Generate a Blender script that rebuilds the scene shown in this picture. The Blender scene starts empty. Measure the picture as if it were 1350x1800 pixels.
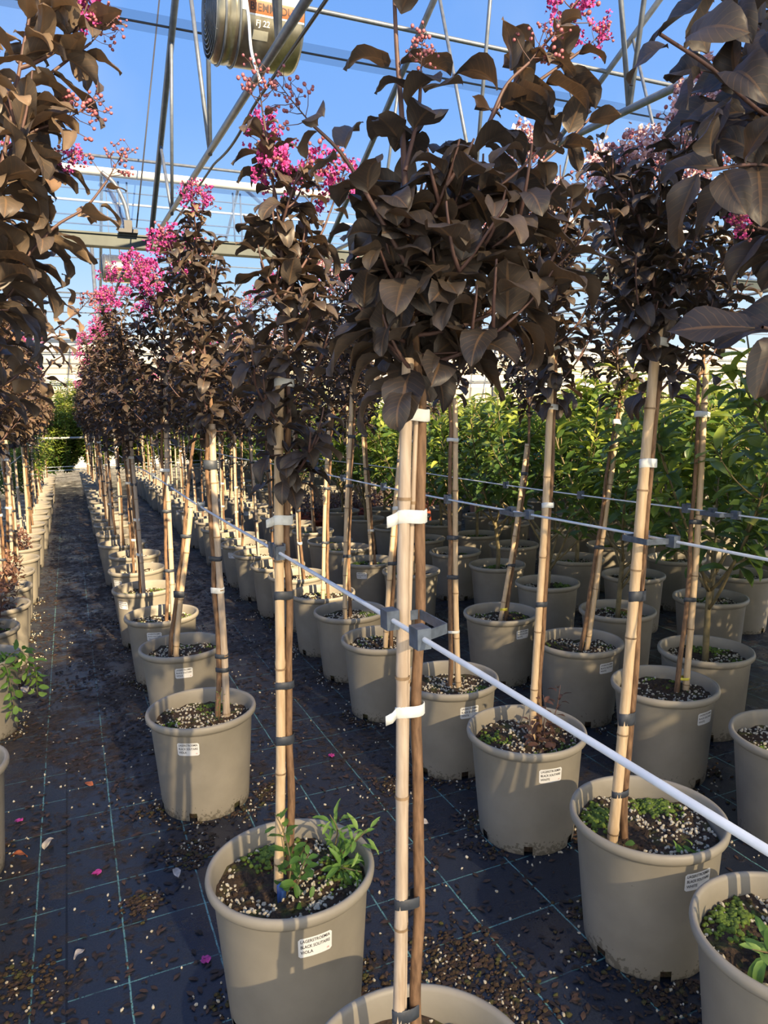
import bpy, math, random
import numpy as np
from mathutils import Matrix, Vector

S = bpy.context.scene
COL = S.collection
PI = math.pi

# ------------------------------------------------------------------ camera model (1350 x 1800)
F = 1260.0
CX, CY = 675.0, 900.0
HC = 1.29
def _d(x, y): return np.array([x - CX, -(y - CY), -F])
_Y = _d(118, 745); _Y /= np.linalg.norm(_Y)
_X = _d(3560, 661); _X -= _Y * (_X @ _Y); _X /= np.linalg.norm(_X)
_Z = np.cross(_X, _Y)
R3 = np.array([_X, _Y, _Z])
CAMP = np.array([0, 0, HC])
def at_z(x, y, z):
    v = R3 @ _d(x, y); return CAMP + v * ((z - HC) / v[2])
def at_y(x, y, Y):
    v = R3 @ _d(x, y); return CAMP + v * (Y / v[1])
def at_x(x, y, X):
    v = R3 @ _d(x, y); return CAMP + v * (X / v[0])

# ------------------------------------------------------------------ materials
def mat(name):
    m = bpy.data.materials.new(name); m.use_nodes = True
    nt = m.node_tree; nt.nodes.clear()
    out = nt.nodes.new('ShaderNodeOutputMaterial')
    return m, nt, out
def N(nt, t, **kw):
    n = nt.nodes.new('ShaderNode' + t)
    for k, v in kw.items():
        if k.startswith('i_'):
            key = k[2:].replace('_', ' ')
            n.inputs[key].default_value = v
        else: setattr(n, k, v)
    return n
def link(nt, a, b): nt.links.new(a, b)
def c4(c): return (c[0], c[1], c[2], 1.0)
def ramp(nt, stops, fac):
    r = nt.nodes.new('ShaderNodeValToRGB')
    el = r.color_ramp.elements
    while len(el) < len(stops): el.new(0.5)
    for e, (p, c) in zip(el, stops): e.position = p; e.color = c4(c)
    link(nt, fac, r.inputs['Fac'])
    return r
def noise(nt, scale, detail=4, vec=None, rough=.55):
    n = N(nt, 'TexNoise'); n.inputs['Scale'].default_value = scale; n.inputs['Detail'].default_value = detail
    n.inputs['Roughness'].default_value = rough
    if vec is not None: link(nt, vec, n.inputs['Vector'])
    return n
def mathn(nt, op, a, b=None, clamp=False):
    n = nt.nodes.new('ShaderNodeMath'); n.operation = op; n.use_clamp = clamp
    for i, v in enumerate((a, b)):
        if v is None: continue
        if isinstance(v, (int, float)): n.inputs[i].default_value = v
        else: link(nt, v, n.inputs[i])
    return n.outputs[0]
def mixc(nt, fac, a, b, mode='MIX'):
    n = nt.nodes.new('ShaderNodeMix'); n.data_type = 'RGBA'; n.blend_type = mode
    for s, v in ((n.inputs[0], fac), (n.inputs[6], a), (n.inputs[7], b)):
        if isinstance(v, (int, float)): s.default_value = v
        elif isinstance(v, tuple): s.default_value = c4(v)
        else: link(nt, v, s)
    return n.outputs[2]
def bump(nt, height, strength, dist=.002):
    b = N(nt, 'Bump'); b.inputs['Strength'].default_value = strength; b.inputs['Distance'].default_value = dist
    link(nt, height, b.inputs['Height']); return b.outputs[0]

def simple(name, c1, c2=None, scale=30, rough=.6, metal=0.0, bmp=.0, stretch=None, spec=.5):
    m, nt, out = mat(name)
    p = N(nt, 'BsdfPrincipled'); p.inputs['Roughness'].default_value = rough; p.inputs['Metallic'].default_value = metal
    p.inputs['Specular IOR Level'].default_value = spec
    tc = N(nt, 'TexCoord'); vec = tc.outputs['Object']
    if stretch:
        mp = N(nt, 'Mapping'); mp.inputs['Scale'].default_value = stretch
        link(nt, vec, mp.inputs['Vector']); vec = mp.outputs[0]
    nz = noise(nt, scale, 5, vec)
    if c2 is None: c2 = tuple(x * .8 for x in c1)
    r = ramp(nt, [(.35, c2), (.65, c1)], nz.outputs['Fac'])
    link(nt, r.outputs[0], p.inputs['Base Color'])
    if bmp: link(nt, bump(nt, nz.outputs['Fac'], bmp), p.inputs['Normal'])
    link(nt, p.outputs[0], out.inputs[0])
    return m

def leaf_mat(name, stops, rough, transl, tcol, vein=.35, gloss=.5):
    m, nt, out = mat(name)
    at = N(nt, 'Attribute'); at.attribute_name = 'lc'
    sep = N(nt, 'SeparateXYZ'); link(nt, at.outputs['Vector'], sep.inputs[0])
    u, v, t = sep.outputs
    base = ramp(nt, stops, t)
    au = mathn(nt, 'ABSOLUTE', u)
    mid = mathn(nt, 'LESS_THAN', au, .07)
    ph = mathn(nt, 'ADD', mathn(nt, 'MULTIPLY', v, 9.0), mathn(nt, 'MULTIPLY', au, -2.2))
    lat = mathn(nt, 'LESS_THAN', mathn(nt, 'FRACT', ph), .12)
    vv = mathn(nt, 'MAXIMUM', mid, mathn(nt, 'MULTIPLY', lat, .5))
    tc = N(nt, 'TexCoord')
    nz = noise(nt, 60, 4, tc.outputs['Object'])
    col = mixc(nt, mathn(nt, 'MULTIPLY', vv, vein), base.outputs[0], tcol)
    col = mixc(nt, mathn(nt, 'MULTIPLY', nz.outputs['Fac'], .35), col, tuple(x * .5 for x in stops[0][1]))
    p = N(nt, 'BsdfPrincipled'); p.inputs['Roughness'].default_value = rough
    p.inputs['Specular IOR Level'].default_value = gloss
    link(nt, col, p.inputs['Base Color'])
    hh = mathn(nt, 'SUBTRACT', mathn(nt, 'MULTIPLY', nz.outputs['Fac'], .6), vv)
    link(nt, bump(nt, hh, .35, .0015), p.inputs['Normal'])
    tr = N(nt, 'BsdfTranslucent'); link(nt, mixc(nt, .5, col, tcol), tr.inputs['Color'])
    mx = N(nt, 'MixShader'); mx.inputs[0].default_value = transl
    link(nt, p.outputs[0], mx.inputs[1]); link(nt, tr.outputs[0], mx.inputs[2])
    link(nt, mx.outputs[0], out.inputs[0])
    return m

M = {}
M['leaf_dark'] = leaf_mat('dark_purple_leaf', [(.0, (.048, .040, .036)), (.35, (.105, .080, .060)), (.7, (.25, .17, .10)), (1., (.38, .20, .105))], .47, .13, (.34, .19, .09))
M['leaf_green'] = leaf_mat('glossy_green_leaf', [(.0, (.03, .075, .025)), (.4, (.10, .19, .04)), (.7, (.40, .48, .07)), (1., (.62, .64, .14))], .4, .3, (.50, .62, .10), .2)
M['leaf_red'] = leaf_mat('copper_leaf', [(.0, (.05, .032, .022)), (.5, (.14, .075, .05)), (1., (.34, .17, .12))], .45, .2, (.5, .2, .12))
M['weed'] = leaf_mat('weed_leaf', [(.0, (.06, .16, .03)), (.6, (.16, .32, .06)), (1., (.34, .50, .12))], .5, .3, (.4, .6, .1), .2)
M['bamboo'] = simple('bamboo_cane', (.68, .51, .32), (.54, .38, .22), 25, .5, stretch=(6, 6, .7), bmp=.1)
M['bamboo2'] = simple('bamboo_cane_pale', (.56, .45, .34), (.42, .32, .23), 25, .5, stretch=(6, 6, .7), bmp=.1)
M['node'] = simple('bamboo_node', (.33, .22, .12), (.20, .13, .07), 60, .6)
M['bark'] = simple('brown_bark', (.26, .15, .08), (.11, .06, .032), 55, .75, stretch=(2.5, 2.5, .5), bmp=.6)
M['twig'] = simple('young_twig', (.125, .065, .055), (.075, .042, .036), 40, .6)
M['gstem'] = simple('green_stem', (.22, .17, .08), (.12, .10, .05), 30, .7)
M['bud'] = simple('flower_bud', (.38, .13, .15), (.22, .06, .075), 80, .4)
M['magenta'] = simple('magenta_petal', (.66, .08, .34), (.44, .035, .22), 90, .6)
M['pinkwhite'] = simple('pale_pink_petal', (.86, .62, .62), (.66, .34, .36), 90, .6)
M['paper'] = simple('paper_tape', (.78, .80, .78), (.62, .64, .62), 60, .8)
M['btape'] = simple('dark_tie', (.05, .06, .08), (.03, .035, .045), 60, .5)
M['bluetie'] = simple('blue_tag', (.03, .10, .38), (.02, .06, .25), 60, .5)
M['yellow'] = simple('yellow_tag', (.75, .65, .08), None, 60, .5)
M['clip'] = simple('grey_clip_plastic', (.10, .13, .18), (.05, .065, .09), 60, .45)
M['wire'] = simple('white_coated_wire', (.78, .82, .86), (.66, .70, .76), 30, .45)
M['white'] = simple('sticker_paper', (.86, .86, .85), (.82, .82, .81), 20, .55)
M['ink'] = simple('black_ink', (.02, .02, .025), None, 20, .6)
M['redink'] = simple('red_ink', (.6, .06, .05), None, 20, .6)
M['moss'] = simple('moss', (.17, .25, .035), (.06, .10, .02), 90, .95, bmp=.5)
M['perlite'] = simple('perlite', (.66, .62, .50), (.46, .40, .29), 120, .9)
M['galv'] = simple('galvanised_steel', (.20, .225, .26), (.14, .16, .19), 14, .45, .35)
M['steelw'] = simple('white_steel', (.80, .79, .74), (.66, .66, .62), 6, .45)
M['beamg'] = simple('shade_darkened_gutter', (.055, .068, .064), (.04, .05, .047), 4, .5, .2)  # gutter colour darkened to stand in for shade on its sunlit face
M['cable'] = simple('dark_cable', (.05, .05, .055), None, 6, .5)
M['terra'] = simple('terracotta_plastic', (.52, .13, .06), (.42, .09, .045), 15, .6)
M['petal'] = M['magenta']
M['dryleaf'] = simple('pale_dry_leaf', (.62, .56, .50), (.42, .36, .30), 70, .8)
M['orangeleaf'] = simple('orange_fallen_leaf', (.55, .17, .06), (.36, .10, .04), 70, .6)
M['straw'] = simple('straw', (.45, .34, .2), None, 30, .8)
M['darkbit'] = simple('dark_leaf_litter', (.055, .034, .026), (.022, .016, .013), 40, .7)
M['brownbit'] = simple('brown_leaf_litter', (.11, .062, .04), (.055, .032, .022), 40, .7)
M['panel'] = simple('pale_wall_panel', (.80, .78, .70), (.72, .70, .62), 2, .6)
M['tanpanel'] = simple('tan_wall_panel', (.55, .48, .36), (.48, .42, .32), 2, .6)

def pot_mat():
    m, nt, out = mat('taupe_pot_plastic')
    tc = N(nt, 'TexCoord'); oi = N(nt, 'ObjectInfo')
    vec = N(nt, 'VectorMath'); vec.operation = 'ADD'
    link(nt, tc.outputs['Object'], vec.inputs[0]); link(nt, oi.outputs['Random'], vec.inputs[1])
    a = noise(nt, 9, 6, vec.outputs[0]); b = noise(nt, 90, 3, vec.outputs[0])
    r = ramp(nt, [(.3, (.275, .25, .205)), (.7, (.345, .312, .255))], a.outputs['Fac'])
    # dirt splashed on the wall near the base (broken, patchy)
    sep = N(nt, 'SeparateXYZ'); link(nt, tc.outputs['Object'], sep.inputs[0])
    low = mathn(nt, 'SUBTRACT', .62, mathn(nt, 'MULTIPLY', sep.outputs[2], 7.5), True)
    sp = mathn(nt, 'GREATER_THAN', mathn(nt, 'ADD', mathn(nt, 'MULTIPLY', b.outputs['Fac'], .9), mathn(nt, 'MULTIPLY', a.outputs['Fac'], .55)), mathn(nt, 'SUBTRACT', 1.02, mathn(nt, 'MULTIPLY', low, .55)))
    c = mixc(nt, mathn(nt, 'MULTIPLY', sp, .55), r.outputs[0], (.07, .06, .04))
    p = N(nt, 'BsdfPrincipled'); p.inputs['Roughness'].default_value = .48
    p.inputs['Specular IOR Level'].default_value = .35
    link(nt, c, p.inputs['Base Color'])
    link(nt, bump(nt, b.outputs['Fac'], .12, .001), p.inputs['Normal'])
    link(nt, p.outputs[0], out.inputs[0]); return m
M['pot'] = pot_mat()

def soil_mat():
    m, nt, out = mat('peat_soil')
    tc = N(nt, 'TexCoord')
    a = noise(nt, 26, 6, tc.outputs['Object']); b = noise(nt, 130, 4, tc.outputs['Object'])
    r = ramp(nt, [(.3, (.018, .012, .008)), (.6, (.07, .042, .024)), (.8, (.12, .08, .045))], b.outputs['Fac'])
    g = ramp(nt, [(.52, (0, 0, 0)), (.66, (1, 1, 1))], a.outputs['Fac'])
    c = mixc(nt, mathn(nt, 'MULTIPLY', g.outputs[0], .6), r.outputs[0], (.085, .10, .02))
    p = N(nt, 'BsdfPrincipled'); p.inputs['Roughness'].default_value = .95
    link(nt, c, p.inputs['Base Color']); link(nt, bump(nt, b.outputs['Fac'], .9, .006), p.inputs['Normal'])
    link(nt, p.outputs[0], out.inputs[0]); return m
M['soil'] = soil_mat()

def floor_mat():
    m, nt, out = mat('woven_ground_cover')
    tc = N(nt, 'TexCoord'); P = tc.outputs['Object']
    sep = N(nt, 'SeparateXYZ'); link(nt, P, sep.inputs[0]); x, y = sep.outputs[0], sep.outputs[1]
    fine = noise(nt, 220, 3, P); big = noise(nt, 2.2, 5, P); medn = noise(nt, 11, 7, P, .65); med2 = noise(nt, 38, 5, P, .65)
    base = ramp(nt, [(.3, (.013, .018, .030)), (.7, (.026, .034, .052))], fine.outputs['Fac'])
    # teal marker yarns woven in, 0.205 m apart along the rows, 0.2045 m apart across
    wob = mathn(nt, 'MULTIPLY', mathn(nt, 'SUBTRACT', medn.outputs['Fac'], .5), .006)
    xs = mathn(nt, 'FRACT', mathn(nt, 'DIVIDE', mathn(nt, 'ADD', mathn(nt, 'ADD', x, wob), 10 * .2085 - .035 + .104), .2085))
    lx = mathn(nt, 'LESS_THAN', mathn(nt, 'ABSOLUTE', mathn(nt, 'SUBTRACT', xs, .5)), .0095)
    left = mathn(nt, 'LESS_THAN', x, -.0975)
    yo = mathn(nt, 'ADD', y, mathn(nt, 'MULTIPLY', left, .06))
    ys = mathn(nt, 'FRACT', mathn(nt, 'DIVIDE', mathn(nt, 'ADD', mathn(nt, 'ADD', yo, wob), 20 * .2045 - 1.425 + .10225), .2045))
    ly = mathn(nt, 'LESS_THAN', mathn(nt, 'ABSOLUTE', mathn(nt, 'SUBTRACT', ys, .5)), .009)
    wear = ramp(nt, [(.36, (.15, .15, .15)), (.52, (1, 1, 1))], medn.outputs['Fac'])
    ln = mathn(nt, 'MULTIPLY', mathn(nt, 'MAXIMUM', lx, mathn(nt, 'MULTIPLY', ly, .75)), wear.outputs[0])
    dash = mathn(nt, 'GREATER_THAN', fine.outputs['Fac'], .40)
    ln = mathn(nt, 'MULTIPLY', ln, dash)
    c = mixc(nt, mathn(nt, 'MULTIPLY', ln, .95), base.outputs[0], (.17, .40, .39))
    # overlap seam between the two strips
    seam = mathn(nt, 'LESS_THAN', mathn(nt, 'ABSOLUTE', mathn(nt, 'ADD', x, .099)), .0028)
    c = mixc(nt, mathn(nt, 'MULTIPLY', seam, .85), c, (.004, .004, .005))
    # trodden dirt and crumbled substrate lying on the cloth
    dm = mathn(nt, 'ADD', mathn(nt, 'MULTIPLY', medn.outputs['Fac'], .65), mathn(nt, 'ADD', mathn(nt, 'MULTIPLY', big.outputs['Fac'], .45), mathn(nt, 'MULTIPLY', med2.outputs['Fac'], .28)))
    far = mathn(nt, 'MULTIPLY', mathn(nt, 'SUBTRACT', y, 1.6, True), .085)
    dm = mathn(nt, 'ADD', dm, far)
    dirt = ramp(nt, [(.735, (0, 0, 0)), (.86, (1, 1, 1))], dm)
    dcol = ramp(nt, [(.35, (.014, .010, .008)), (.7, (.062, .042, .027))], med2.outputs['Fac'])
    c = mixc(nt, mathn(nt, 'MULTIPLY', dirt.outputs[0], .92), c, dcol.outputs[0])
    film = ramp(nt, [(.45, (0, 0, 0)), (.75, (1, 1, 1))], big.outputs['Fac'])
    c = mixc(nt, mathn(nt, 'MULTIPLY', film.outputs[0], .10), c, (.10, .085, .07))
    p = N(nt, 'BsdfPrincipled')
    rg = mathn(nt, 'ADD', .33, mathn(nt, 'MULTIPLY', dirt.outputs[0], .34))
    wet = ramp(nt, [(.55, (0, 0, 0)), (.68, (1, 1, 1))], noise(nt, 3.3, 4, P).outputs['Fac'])
    rg = mathn(nt, 'SUBTRACT', rg, mathn(nt, 'MULTIPLY', wet.outputs[0], .2), True)
    link(nt, rg, p.inputs['Roughness']); link(nt, c, p.inputs['Base Color'])
    hgt = mathn(nt, 'ADD', mathn(nt, 'MULTIPLY', fine.outputs['Fac'], .12), mathn(nt, 'MULTIPLY', dirt.outputs[0], med2.outputs['Fac']))
    link(nt, bump(nt, hgt, .5, .01), p.inputs['Normal'])
    link(nt, p.outputs[0], out.inputs[0]); return m
M['floor'] = floor_mat()

def film_mat(name, col, alpha, kind='BsdfDiffuse'):
    m, nt, out = mat(name)
    t = N(nt, 'BsdfTransparent'); t.inputs[0].default_value = (1, 1, 1, 1)
    d = N(nt, kind); tc = N(nt, 'TexCoord')
    nz = noise(nt, 1.5, 4, tc.outputs['Object'])
    r = ramp(nt, [(.3, tuple(x * .8 for x in col)), (.7, col)], nz.outputs['Fac']); link(nt, r.outputs[0], d.inputs[0])
    mx = N(nt, 'MixShader'); mx.inputs[0].default_value = alpha
    link(nt, t.outputs[0], mx.inputs[1]); link(nt, d.outputs[0], mx.inputs[2]); link(nt, mx.outputs[0], out.inputs[0])
    return m
M['film'] = film_mat('clear_roof_film', (.60, .64, .70), .05, 'BsdfTranslucent')
M['filmb'] = film_mat('double_roof_film', (.16, .30, .62), .30)
M['filmlap'] = film_mat('film_overlap', (.10, .17, .34), .30)
M['sunfilter'] = film_mat('sun_filter_film', (.66, .72, .80), .76, 'BsdfTranslucent')  # film of the added wall that dims and diffuses the sun
M['steel'] = simple('brushed_steel_casing', (.42, .39, .30), (.30, .28, .21), 5, .28, .85, stretch=(.3, 4, 4))

# ------------------------------------------------------------------ mesh builder
class MB:
    def __init__(s): s.v = []; s.f = []; s.m = []; s.a = []; s.n = 0
    def add(s, verts, faces, mi=0, attr=None):
        verts = np.asarray(verts, float)
        s.v.append(verts)
        s.a.append(np.zeros((len(verts), 3)) if attr is None else np.asarray(attr, float))
        o = s.n
        s.f.extend([tuple(i + o for i in f) for f in faces])
        s.m.extend([mi] * len(faces) if isinstance(mi, int) else list(mi))
        s.n += len(verts)
    def mesh(s, name, mats, smooth=True):
        me = bpy.data.meshes.new(name)
        V = np.concatenate(s.v) if s.v else np.zeros((0, 3))
        me.from_pydata(V.tolist(), [], s.f)
        for m in mats: me.materials.append(m)
        if len(s.f):
            me.polygons.foreach_set('material_index', np.array(s.m, dtype=np.int32))
            me.polygons.foreach_set('use_smooth', np.full(len(s.f), smooth))
        at = me.attributes.new('lc', 'FLOAT_VECTOR', 'POINT')
        at.data.foreach_set('vector', np.concatenate(s.a).ravel())
        me.update(); return me
    def obj(s, name, mats, parent=None, smooth=True, loc=None):
        return mk(name, s.mesh(name, mats, smooth), parent, loc)
def mk(name, me, parent=None, loc=None, mw=None):
    o = bpy.data.objects.new(name, me); COL.objects.link(o)
    if parent is not None: o.parent = parent
    if mw is not None: o.matrix_local = mw
    elif loc is not None: o.location = loc
    return o
def tag(o, label=None, cat=None, group=None, kind=None):
    if label: o['label'] = label
    if cat: o['category'] = cat
    if group: o['group'] = group
    if kind: o['kind'] = kind
    return o
def thing(name, label, cat, loc=(0, 0, 0), group=None, kind=None):
    o = bpy.data.objects.new(name, None); COL.objects.link(o); o.location = loc
    o.empty_display_size = .05
    return tag(o, label, cat, group, kind)
def copy_tree(src, parent=None):
    c = src.copy(); COL.objects.link(c)
    if parent is not None: c.parent = parent
    for ch in src.children: copy_tree(ch, c)
    return c

def nrm(v):
    v = np.asarray(v, float); return v / (np.linalg.norm(v) + 1e-12)
def resample(pts, step):
    pts = np.asarray(pts, float)
    d = np.r_[0, np.cumsum(np.linalg.norm(np.diff(pts, axis=0), axis=1))]
    n = max(2, int(d[-1] / step) + 1)
    t = np.linspace(0, d[-1], n)
    return np.stack([np.interp(t, d, pts[:, k]) for k in range(3)], 1)
def smoothpath(ctrl, n=24):
    c = np.asarray(ctrl, float)
    if len(c) < 3: return resample(c, np.linalg.norm(c[-1] - c[0]) / n)
    P = np.vstack([2 * c[0] - c[1], c, 2 * c[-1] - c[-2]]); out = []
    k = max(2, n // (len(c) - 1))
    for i in range(1, len(P) - 2):
        for t in np.linspace(0, 1, k, endpoint=False):
            p0, p1, p2, p3 = P[i - 1:i + 3]
            out.append(.5 * ((2 * p1) + (-p0 + p2) * t + (2 * p0 - 5 * p1 + 4 * p2 - p3) * t * t + (-p0 + 3 * p1 - 3 * p2 + p3) * t ** 3))
    out.append(c[-1]); return np.array(out)
def tube(mb, pts, rad, n=8, mi=0, cap=True):
    pts = np.asarray(pts, float); k = len(pts)
    rad = np.broadcast_to(np.asarray(rad, float), (k,))
    T = np.gradient(pts, axis=0); T /= (np.linalg.norm(T, axis=1)[:, None] + 1e-12)
    a = np.array([1., 0, 0]) if abs(T[0][0]) < .8 else np.array([0, 1., 0])
    u = nrm(np.cross(T[0], a)); V = []
    ang = np.linspace(0, 2 * PI, n, endpoint=False)
    for i in range(k):
        u = nrm(u - T[i] * (u @ T[i])); w = np.cross(T[i], u)
        V.append(pts[i] + rad[i] * (np.cos(ang)[:, None] * u + np.sin(ang)[:, None] * w))
    V = np.concatenate(V); Fc = []
    for i in range(k - 1):
        for j in range(n):
            j2 = (j + 1) % n
            Fc.append((i * n + j, i * n + j2, (i + 1) * n + j2, (i + 1) * n + j))
    if cap:
        Fc.append(tuple(range(n - 1, -1, -1))); Fc.append(tuple(range((k - 1) * n, k * n)))
    mb.add(V, Fc, mi)
def box(mb, lo, hi, mi=0, rot=None):
    lo = np.array(lo, float); hi = np.array(hi, float)
    V = np.array([[(lo, hi)[(i >> 0) & 1][0], (lo, hi)[(i >> 1) & 1][1], (lo, hi)[(i >> 2) & 1][2]] for i in range(8)])
    if rot is not None:
        c = (lo + hi) / 2; V = (V - c) @ np.asarray(rot).T + c
    mb.add(V, [(0, 2, 3, 1), (4, 5, 7, 6), (0, 1, 5, 4), (2, 6, 7, 3), (0, 4, 6, 2), (1, 3, 7, 5)], mi)
def lathe(mb, prof, n=64, mi=0, skip=None, mis=None):
    prof = np.asarray(prof, float); k = len(prof)
    ang = np.linspace(0, 2 * PI, n, endpoint=False)
    V = np.concatenate([np.stack([r * np.cos(ang), r * np.sin(ang), np.full(n, z)], 1) for r, z in prof])
    Fc, ms = [], []
    for i in range(k - 1):
        for j in range(n):
            if skip and skip(i, j): continue
            j2 = (j + 1) % n
            Fc.append((i * n + j, i * n + j2, (i + 1) * n + j2, (i + 1) * n + j)); ms.append(mis[i] if mis else mi)
    mb.add(V, Fc, ms)
_ico = None
def ico():
    global _ico
    if _ico is None:
        t = (1 + 5 ** .5) / 2
        v = [nrm(p) for p in [(-1, t, 0), (1, t, 0), (-1, -t, 0), (1, -t, 0), (0, -1, t), (0, 1, t), (0, -1, -t), (0, 1, -t), (t, 0, -1), (t, 0, 1), (-t, 0, -1), (-t, 0, 1)]]
        f = [(0, 11, 5), (0, 5, 1), (0, 1, 7), (0, 7, 10), (0, 10, 11), (1, 5, 9), (5, 11, 4), (11, 10, 2), (10, 7, 6), (7, 1, 8), (3, 9, 4), (3, 4, 2), (3, 2, 6), (3, 6, 8), (3, 8, 9), (4, 9, 5), (2, 4, 11), (6, 2, 10), (8, 6, 7), (9, 8, 1)]
        _ico = (np.array(v), f)
    return _ico
def icos():
    v, f = ico(); v = list(v); cache = {}
    def md(a, b):
        k = (min(a, b), max(a, b))
        if k not in cache: cache[k] = len(v); v.append(nrm(v[a] + v[b]))
        return cache[k]
    nf = []
    for a, b, c in f:
        x, y, z = md(a, b), md(b, c), md(c, a); nf += [(a, x, z), (b, y, x), (c, z, y), (x, y, z)]
    return np.array(v), nf
ICO2 = icos()
def blob(mb, c, r, mi=0, hi=False, rng=None, jit=0):
    V, Fc = ICO2 if hi else ico()
    r = np.broadcast_to(np.asarray(r, float), (3,)); W = V * r
    if rng is not None and jit: W = W * (1 + rng.uniform(-jit, jit, (len(V), 1)))
    mb.add(W + np.asarray(c), Fc, mi)
def rotz(a): return np.array([[math.cos(a), -math.sin(a), 0], [math.sin(a), math.cos(a), 0], [0, 0, 1]])
def randrot(rng):
    q = rng.normal(size=4); q /= np.linalg.norm(q); w, x, y, z = q
    return np.array([[1 - 2 * (y * y + z * z), 2 * (x * y - z * w), 2 * (x * z + y * w)], [2 * (x * y + z * w), 1 - 2 * (x * x + z * z), 2 * (y * z - x * w)], [2 * (x * z - y * w), 2 * (y * z + x * w), 1 - 2 * (x * x + y * y)]])

# ------------------------------------------------------------------ leaves
def leaf_template(curl, fold, nl, cols, shape, wave, seed):
    """unit leaf along +x, upper side +z; width 1 at its widest (scaled later)"""
    r = np.random.default_rng(seed)
    us = np.linspace(-1, 1, cols); vs = np.linspace(0, 1, nl + 1)
    ang = curl * (vs ** 1.15) - .12 * curl
    x = np.r_[0, np.cumsum(np.cos(ang[:-1]) / nl)]; z = -np.r_[0, np.cumsum(np.sin(ang[:-1]) / nl)]
    V, A = [], []
    for i, v in enumerate(vs):
        w = .5 * (math.sin(PI * min(1, max(0, v)) ** shape)) ** .64 if 0 < v < 1 else .012
        tx, tz = math.cos(ang[i]), -math.sin(ang[i]); nx, nz = -tz, tx
        for u in us:
            h = w * math.sin(fold) * (abs(u) ** 1.0) * .9 - w * .5 * abs(u) ** 2.5 * math.sin(fold) + wave * .06 * math.sin(v * 9 + u * 2 + seed) * abs(u)
            V.append((x[i] + nx * h, u * w * math.cos(fold * .8), z[i] + nz * h)); A.append((u, v))
    Fc = []
    for i in range(nl):
        for j in range(cols - 1):
            a = i * cols + j; Fc.append((a, a + cols, a + cols + 1, a + 1))
    return np.array(V), np.array(A), Fc
TPL = {}
def templates(kind):
    if kind not in TPL:
        L = []
        if kind == 'hero':
            for k, (c, f) in enumerate([(.5, .5), (.9, .6), (1.3, .7), (1.7, .5), (.3, .4), (1.1, .9), (1.5, .35), (.8, .25), (2.0, .6), (.6, .7)]): L.append(leaf_template(c, f, 9, 5, .88, 1, k))
        elif kind == 'far':
            for k, (c, f) in enumerate([(.5, .5), (.9, .6), (1.4, .7), (1.7, .5), (.4, .3), (1.1, .8)]): L.append(leaf_template(c, f, 4, 3, .88, .6, k))
        elif kind == 'green':
            for k, (c, f) in enumerate([(.3, .4), (.7, .5), (1.0, .6), (.5, .3)]): L.append(leaf_template(c, f, 5, 3, .95, .6, k))
        TPL[kind] = L
    return TPL[kind]
def put_leaves(mb, leaves, kind, rng, ratio=.56, mi=0):
    T = templates(kind)
    for pos, d, n, L, tint in leaves:
        V, A, Fc = T[rng.integers(len(T))]
        d = nrm(d); n = nrm(n - d * (n @ d)); s = np.cross(n, d)
        W = V * np.array([L, L * ratio * rng.uniform(.88, 1.12), L])
        W = pos + W[:, :1] * d + W[:, 1:2] * s + W[:, 2:3] * n
        mb.add(W, Fc, mi, np.c_[A, np.full(len(A), tint)])
UP = np.array([0, 0, 1.])
def shoot_leaves(path, rng, L, spacing, start=.12, tip_tint=.45, base_tint=.1, droop=.3, young=1.0):
    """pairs of leaves along a shoot"""
    out = []
    d = np.r_[0, np.cumsum(np.linalg.norm(np.diff(path, axis=0), axis=1))]; tot = d[-1]
    if tot < .01: return out
    s = max(.015, tot * start); az = rng.uniform(0, 2 * PI)
    while s <= tot:
        p = np.array([np.interp(s, d, path[:, k]) for k in range(3)])
        p2 = np.array([np.interp(min(tot, s + .01), d, path[:, k]) for k in range(3)])
        p1 = np.array([np.interp(max(0, s - .01), d, path[:, k]) for k in range(3)])
        t = nrm(p2 - p1); a = nrm(np.cross(t, UP + .01)); b = np.cross(t, a)
        fr = s / tot
        for k in range(2):
            if rng.random() < .08: continue
            th = az + k * PI + rng.uniform(-.35, .35)
            rad = math.cos(th) * a + math.sin(th) * b
            e = rng.uniform(.15, .75)
            dr = rad * math.cos(e) + t * math.sin(e) - UP * rng.uniform(0, droop)
            nn = t * .8 + UP * .7 + rng.normal(size=3) * .22
            sz = L * rng.uniform(.72, 1.1) * (1 - .45 * max(0, fr - .65) / .35 * young)
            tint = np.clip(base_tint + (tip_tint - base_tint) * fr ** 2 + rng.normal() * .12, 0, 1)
            out.append((p + rad * .008 + rng.normal(size=3) * .003, dr, nn, sz, tint))
        az += PI / 2 + rng.uniform(-.3, .3)
        s += spacing * rng.uniform(.7, 1.3)
    return out

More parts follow.
